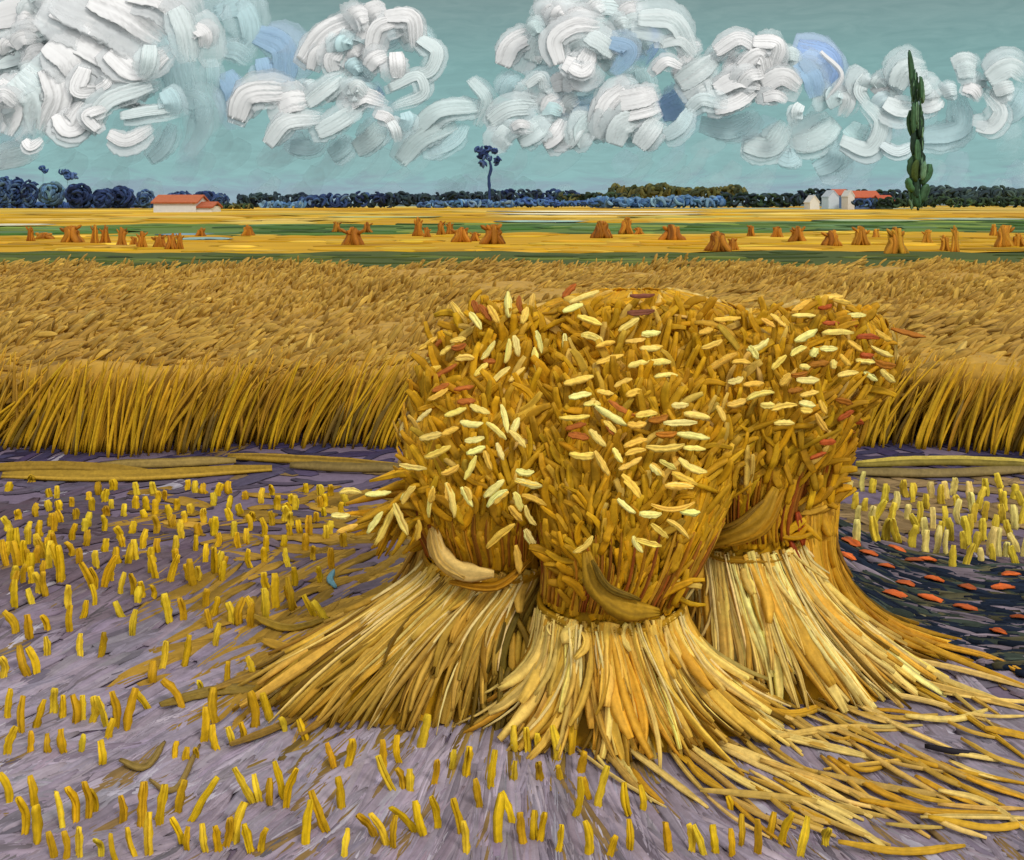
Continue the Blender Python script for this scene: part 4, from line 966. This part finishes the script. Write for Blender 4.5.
def S(*a):
    pts, wp, c = a[:3]; al = a[3] if len(a) > 3 else {W_: .97, P_: .85, T_: .6, B_: .6, L_: .6, PB: .7}[c]
    return (pts, wp, c, al)
c1 = [S([(-20,80),(40,60),(110,20)],70,P_,.75), S([(0,30),(60,20),(140,40)],60,P_,.8),
 S([(155,30),(172,55),(184,104)],30,T_), S([(180,95),(202,105),(192,142)],22,T_,.35), S([(150,160),(166,146),(173,124)],15,T_), S([(200,98),(206,125),(188,156)],18,T_,.3), S([(-10,162),(20,157),(38,150)],22,PB),
 S([(-15,20),(40,6),(95,-8)],32,W_,.8), S([(-15,52),(30,30),(85,8)],28,P_), S([(-10,62),(40,52),(78,74)],26,P_), S([(55,5),(100,22),(142,50)],36,W_), S([(65,30),(100,50),(135,64)],32,W_), S([(92,-4),(130,12),(164,38)],36,W_), S([(128,-8),(165,-2),(190,22)],28,W_),
 S([(48,42),(70,58),(84,78)],30,W_), S([(18,74),(42,95),(44,136)],42,P_,.9), S([(48,68),(60,95),(44,132)],28,W_), S([(-5,84),(12,105),(4,134)],26,W_), S([(108,52),(138,72),(166,54)],22,W_), S([(85,68),(80,90),(98,90)],17,W_), S([(96,90),(108,84),(110,78)],10,W_),
 S([(60,112),(72,126),(86,104)],26,W_), S([(175,8),(186,30),(190,62)],22,P_), S([(194,26),(206,36),(204,48)],15,W_,.8), S([(90,132),(104,106),(152,85)],18,P_), S([(120,116),(150,111),(177,108)],11,P_), S([(165,90),(174,104),(172,115)],18,T_), S([(108,134),(126,141),(152,128)],13,W_), S([(98,130),(88,116),(106,108)],11,W_), S([(24,140),(32,147),(42,139)],9,W_), S([(150,45),(150,60),(145,75)],16,P_), S([(-5,100),(5,95),(16,105)],14,W_)]
cloud('largest white cloud bank filling the upper left corner', c1, 2700, [(60, 40, 90, 45, 26, [W_, P_, W_]), (40, 100, 55, 35, 12, [W_, P_]), (130, 95, 60, 40, 12, [P_, T_, W_])])
c2 = [S([(215,14),(242,8),(252,42),(226,60)],22,T_,.6), S([(224,50),(238,52),(250,62)],18,T_,.6), S([(256,34),(282,46),(285,86)],26,B_,.6), S([(225,72),(236,94),(238,118)],22,B_,.6), S([(262,58),(266,72),(265,84)],18,B_,.6), S([(212,60),(214,80),(212,95)],14,T_,.5)]
cloud('faint blue grey wisp between the corner cloud and the ring shaped one', c2, 2790)
c3 = [S([(330,156),(345,146),(350,138)],18,T_), S([(290,146),(315,146),(322,134)],17,T_), S([(355,150),(374,137),(381,125)],21,PB), S([(372,46),(395,36),(412,24)],16,T_,.7), S([(382,90),(370,98),(360,80)],14,B_,.4),
 S([(302,62),(326,32),(370,15)],21,W_), S([(310,70),(316,54),(342,45)],11,W_), S([(371,22),(362,50),(344,74)],21,W_), S([(370,52),(378,28),(402,20)],15,W_), S([(384,16),(412,18),(416,48)],16,W_), S([(419,38),(437,52),(431,70),(412,77)],14,P_), S([(389,88),(421,78),(425,90),(392,107)],11,P_), S([(367,68),(374,60),(386,54)],17,W_), S([(396,52),(398,64),(398,78)],17,W_),
 S([(236,120),(245,98),(290,91)],23,W_), S([(278,108),(292,102),(308,100)],23,W_), S([(307,104),(325,91),(342,77)],15,P_), S([(344,108),(365,96),(384,102)],17,W_), S([(267,145),(285,123),(320,118)],18,P_), S([(317,133),(340,121),(357,109)],19,P_), S([(376,114),(388,118),(393,124)],11,W_), S([(390,120),(396,130),(398,142)],11,P_), S([(405,112),(408,120),(402,130)],14,T_,.6), S([(350,92),(358,86),(366,94)],14,P_)]
cloud('ring shaped white cloud left of the lone tall tree', c3, 2670, [(370, 50, 60, 30, 8, [P_, T_, W_]), (330, 110, 60, 22, 6, [P_, T_, PB])])
c4 = [S([(430,152),(455,140),(466,124)],15,T_), S([(400,162),(420,140),(456,124)],19,PB,.65), S([(414,132),(435,112),(482,106)],18,PB,.8), S([(471,80),(487,100),(477,127)],13,PB,.6)]
cloud('low pale blue arched wisp just above the lone tall tree', c4, 2640)
c5 = [S([(553,85),(580,86),(602,78)],24,T_), S([(548,104),(575,107),(604,98)],22,B_), S([(505,98),(510,85),(523,78)],15,T_), S([(622,25),(649,38),(640,62)],22,L_), S([(660,112),(675,105),(690,95)],28,L_), S([(630,75),(645,85),(640,68)],20,T_), S([(535,70),(560,78),(590,70)],22,T_,.7),
 S([(502,66),(511,46),(537,32)],21,W_), S([(532,62),(540,42),(562,24)],23,P_), S([(538,12),(562,6),(585,20)],17,P_), S([(580,12),(605,7),(632,13)],21,P_), S([(560,64),(555,40),(574,26),(600,26)],17,W_), S([(564,62),(580,68),(591,50)],20,W_), S([(587,35),(602,44),(614,54)],19,P_), S([(609,42),(629,50),(613,74)],17,B_), S([(638,18),(673,22),(693,55)],21,P_), S([(660,45),(680,42),(695,56)],10,P_), S([(654,72),(666,62),(682,67)],11,W_), S([(526,86),(541,78),(543,90)],9,P_), S([(570,66),(582,72),(592,64)],14,W_),
 S([(489,122),(508,110),(538,107)],17,P_), S([(497,146),(508,132),(522,127)],21,P_), S([(518,140),(535,130),(547,120)],24,P_), S([(543,144),(556,134),(564,120)],18,W_), S([(586,147),(582,132),(594,116)],19,PB), S([(565,146),(572,135),(580,122)],18,P_), S([(601,138),(606,105),(624,88)],19,W_), S([(613,102),(640,98),(656,93)],22,W_), S([(618,117),(642,112),(660,107)],15,W_), S([(614,145),(621,126),(638,118)],23,P_), S([(638,147),(648,133),(658,120)],21,P_), S([(664,137),(680,126),(690,110)],15,PB), S([(512,128),(520,124),(530,126)],9,W_)]
cloud('great piled white cloud over the middle of the horizon', c5, 2610, [(590, 50, 75, 42, 22, [W_, P_, PB]), (590, 115, 95, 32, 18, [P_, W_, T_])])
c6 = [S([(700,124),(730,129),(752,117)],22,T_), S([(744,144),(768,147),(787,123)],23,PB,.75), S([(794,144),(815,139),(837,122)],25,PB,.75), S([(815,170),(832,161),(841,143)],19,T_), S([(778,156),(788,160),(798,156)],17,T_), S([(797,47),(829,60),(826,94)],26,L_,.9), S([(799,62),(812,80),(816,97)],23,B_), S([(821,51),(841,75),(826,100)],3.5,W_),
 S([(678,84),(697,71),(713,58)],24,P_), S([(686,98),(705,86),(718,90)],24,P_), S([(715,52),(740,39),(758,49)],15,W_), S([(753,41),(777,45),(772,70)],17,W_), S([(740,70),(760,57),(767,78)],19,W_), S([(715,90),(738,80),(762,85)],18,W_), S([(762,86),(782,77),(800,87)],19,W_), S([(714,110),(735,103),(754,91)],15,W_), S([(763,98),(775,96),(787,101)],12,W_), S([(740,86),(750,76),(764,74)],13,W_), S([(801,104),(796,112),(797,120)],12,P_), S([(688,110),(700,100),(720,104)],14,P_)]
cloud('white cloud with a round blue crescent at its right side', c6, 2580, [(745, 78, 60, 34, 14, [W_, P_])])
c7 = [S([(922,137),(960,126),(958,93)],21,T_), S([(848,126),(856,134),(866,136)],22,T_), S([(1006,120),(1018,108),(1025,92)],17,T_), S([(838,88),(847,98),(842,117)],15,P_), S([(867,76),(859,92),(869,104)],15,P_), S([(874,94),(880,88),(890,83)],15,W_,.85), S([(841,140),(868,149),(880,122),(863,101)],16,P_,.75), S([(896,88),(903,72),(927,67)],23,P_), S([(885,102),(898,109),(914,108)],19,P_), S([(920,105),(930,102),(940,96)],23,P_), S([(881,144),(895,152),(914,145)],10,P_), S([(957,72),(966,70),(976,71)],18,P_,.75), S([(942,93),(948,90),(957,90)],13,P_), S([(963,87),(972,90),(980,98)],13,W_,.9), S([(976,126),(989,127),(999,112),(989,97)],16,P_,.75), S([(988,80),(1010,68),(1026,78)],21,P_), S([(994,92),(1004,88),(1014,86)],14,P_), S([(915,82),(922,88),(930,84)],16,P_,.7)]
cloud('string of small pale clouds behind the poplar', c7, 2565, [(880, 100, 50, 30, 5, [P_, T_, PB]), (980, 95, 45, 28, 4, [P_, T_])])
# very thin vapour sweeping low over the horizon
vb = MB()
for k in range(150):
    x = rng.uniform(-40, 1060); y = rng.uniform(95, 186); Y = 2850 + rng.uniform(0, 160); r = rng.uniform(24, 60)
    a0 = rng.uniform(-.3, .6)
    pts = [p3(x + r * math.cos(a0 + t), y + r * .8 * math.sin(a0 + t), Y) for t in (0, .55, 1.1)]
    c = [(196, 222, 226), (206, 226, 230), (186, 216, 218), (198, 214, 230)][rng.integers(0, 4)]
    vb.add(strokes(curve(pts, 12), nrm(np.array([.1, -1, .1])), rng.uniform(12, 30) * Y / F, 3.0, lin(c), M=14, tip=(.6, .5), streak=.04, rag=.05, alpha=.13, dry=1.0))
tag(obj('thin_vapour', vb, M_cloud), 'thin teal vapour swept in curls above the horizon', 'thin cloud', None, 'stuff')
print('ears per sheaf', cnt, 'stubble', len(ST))
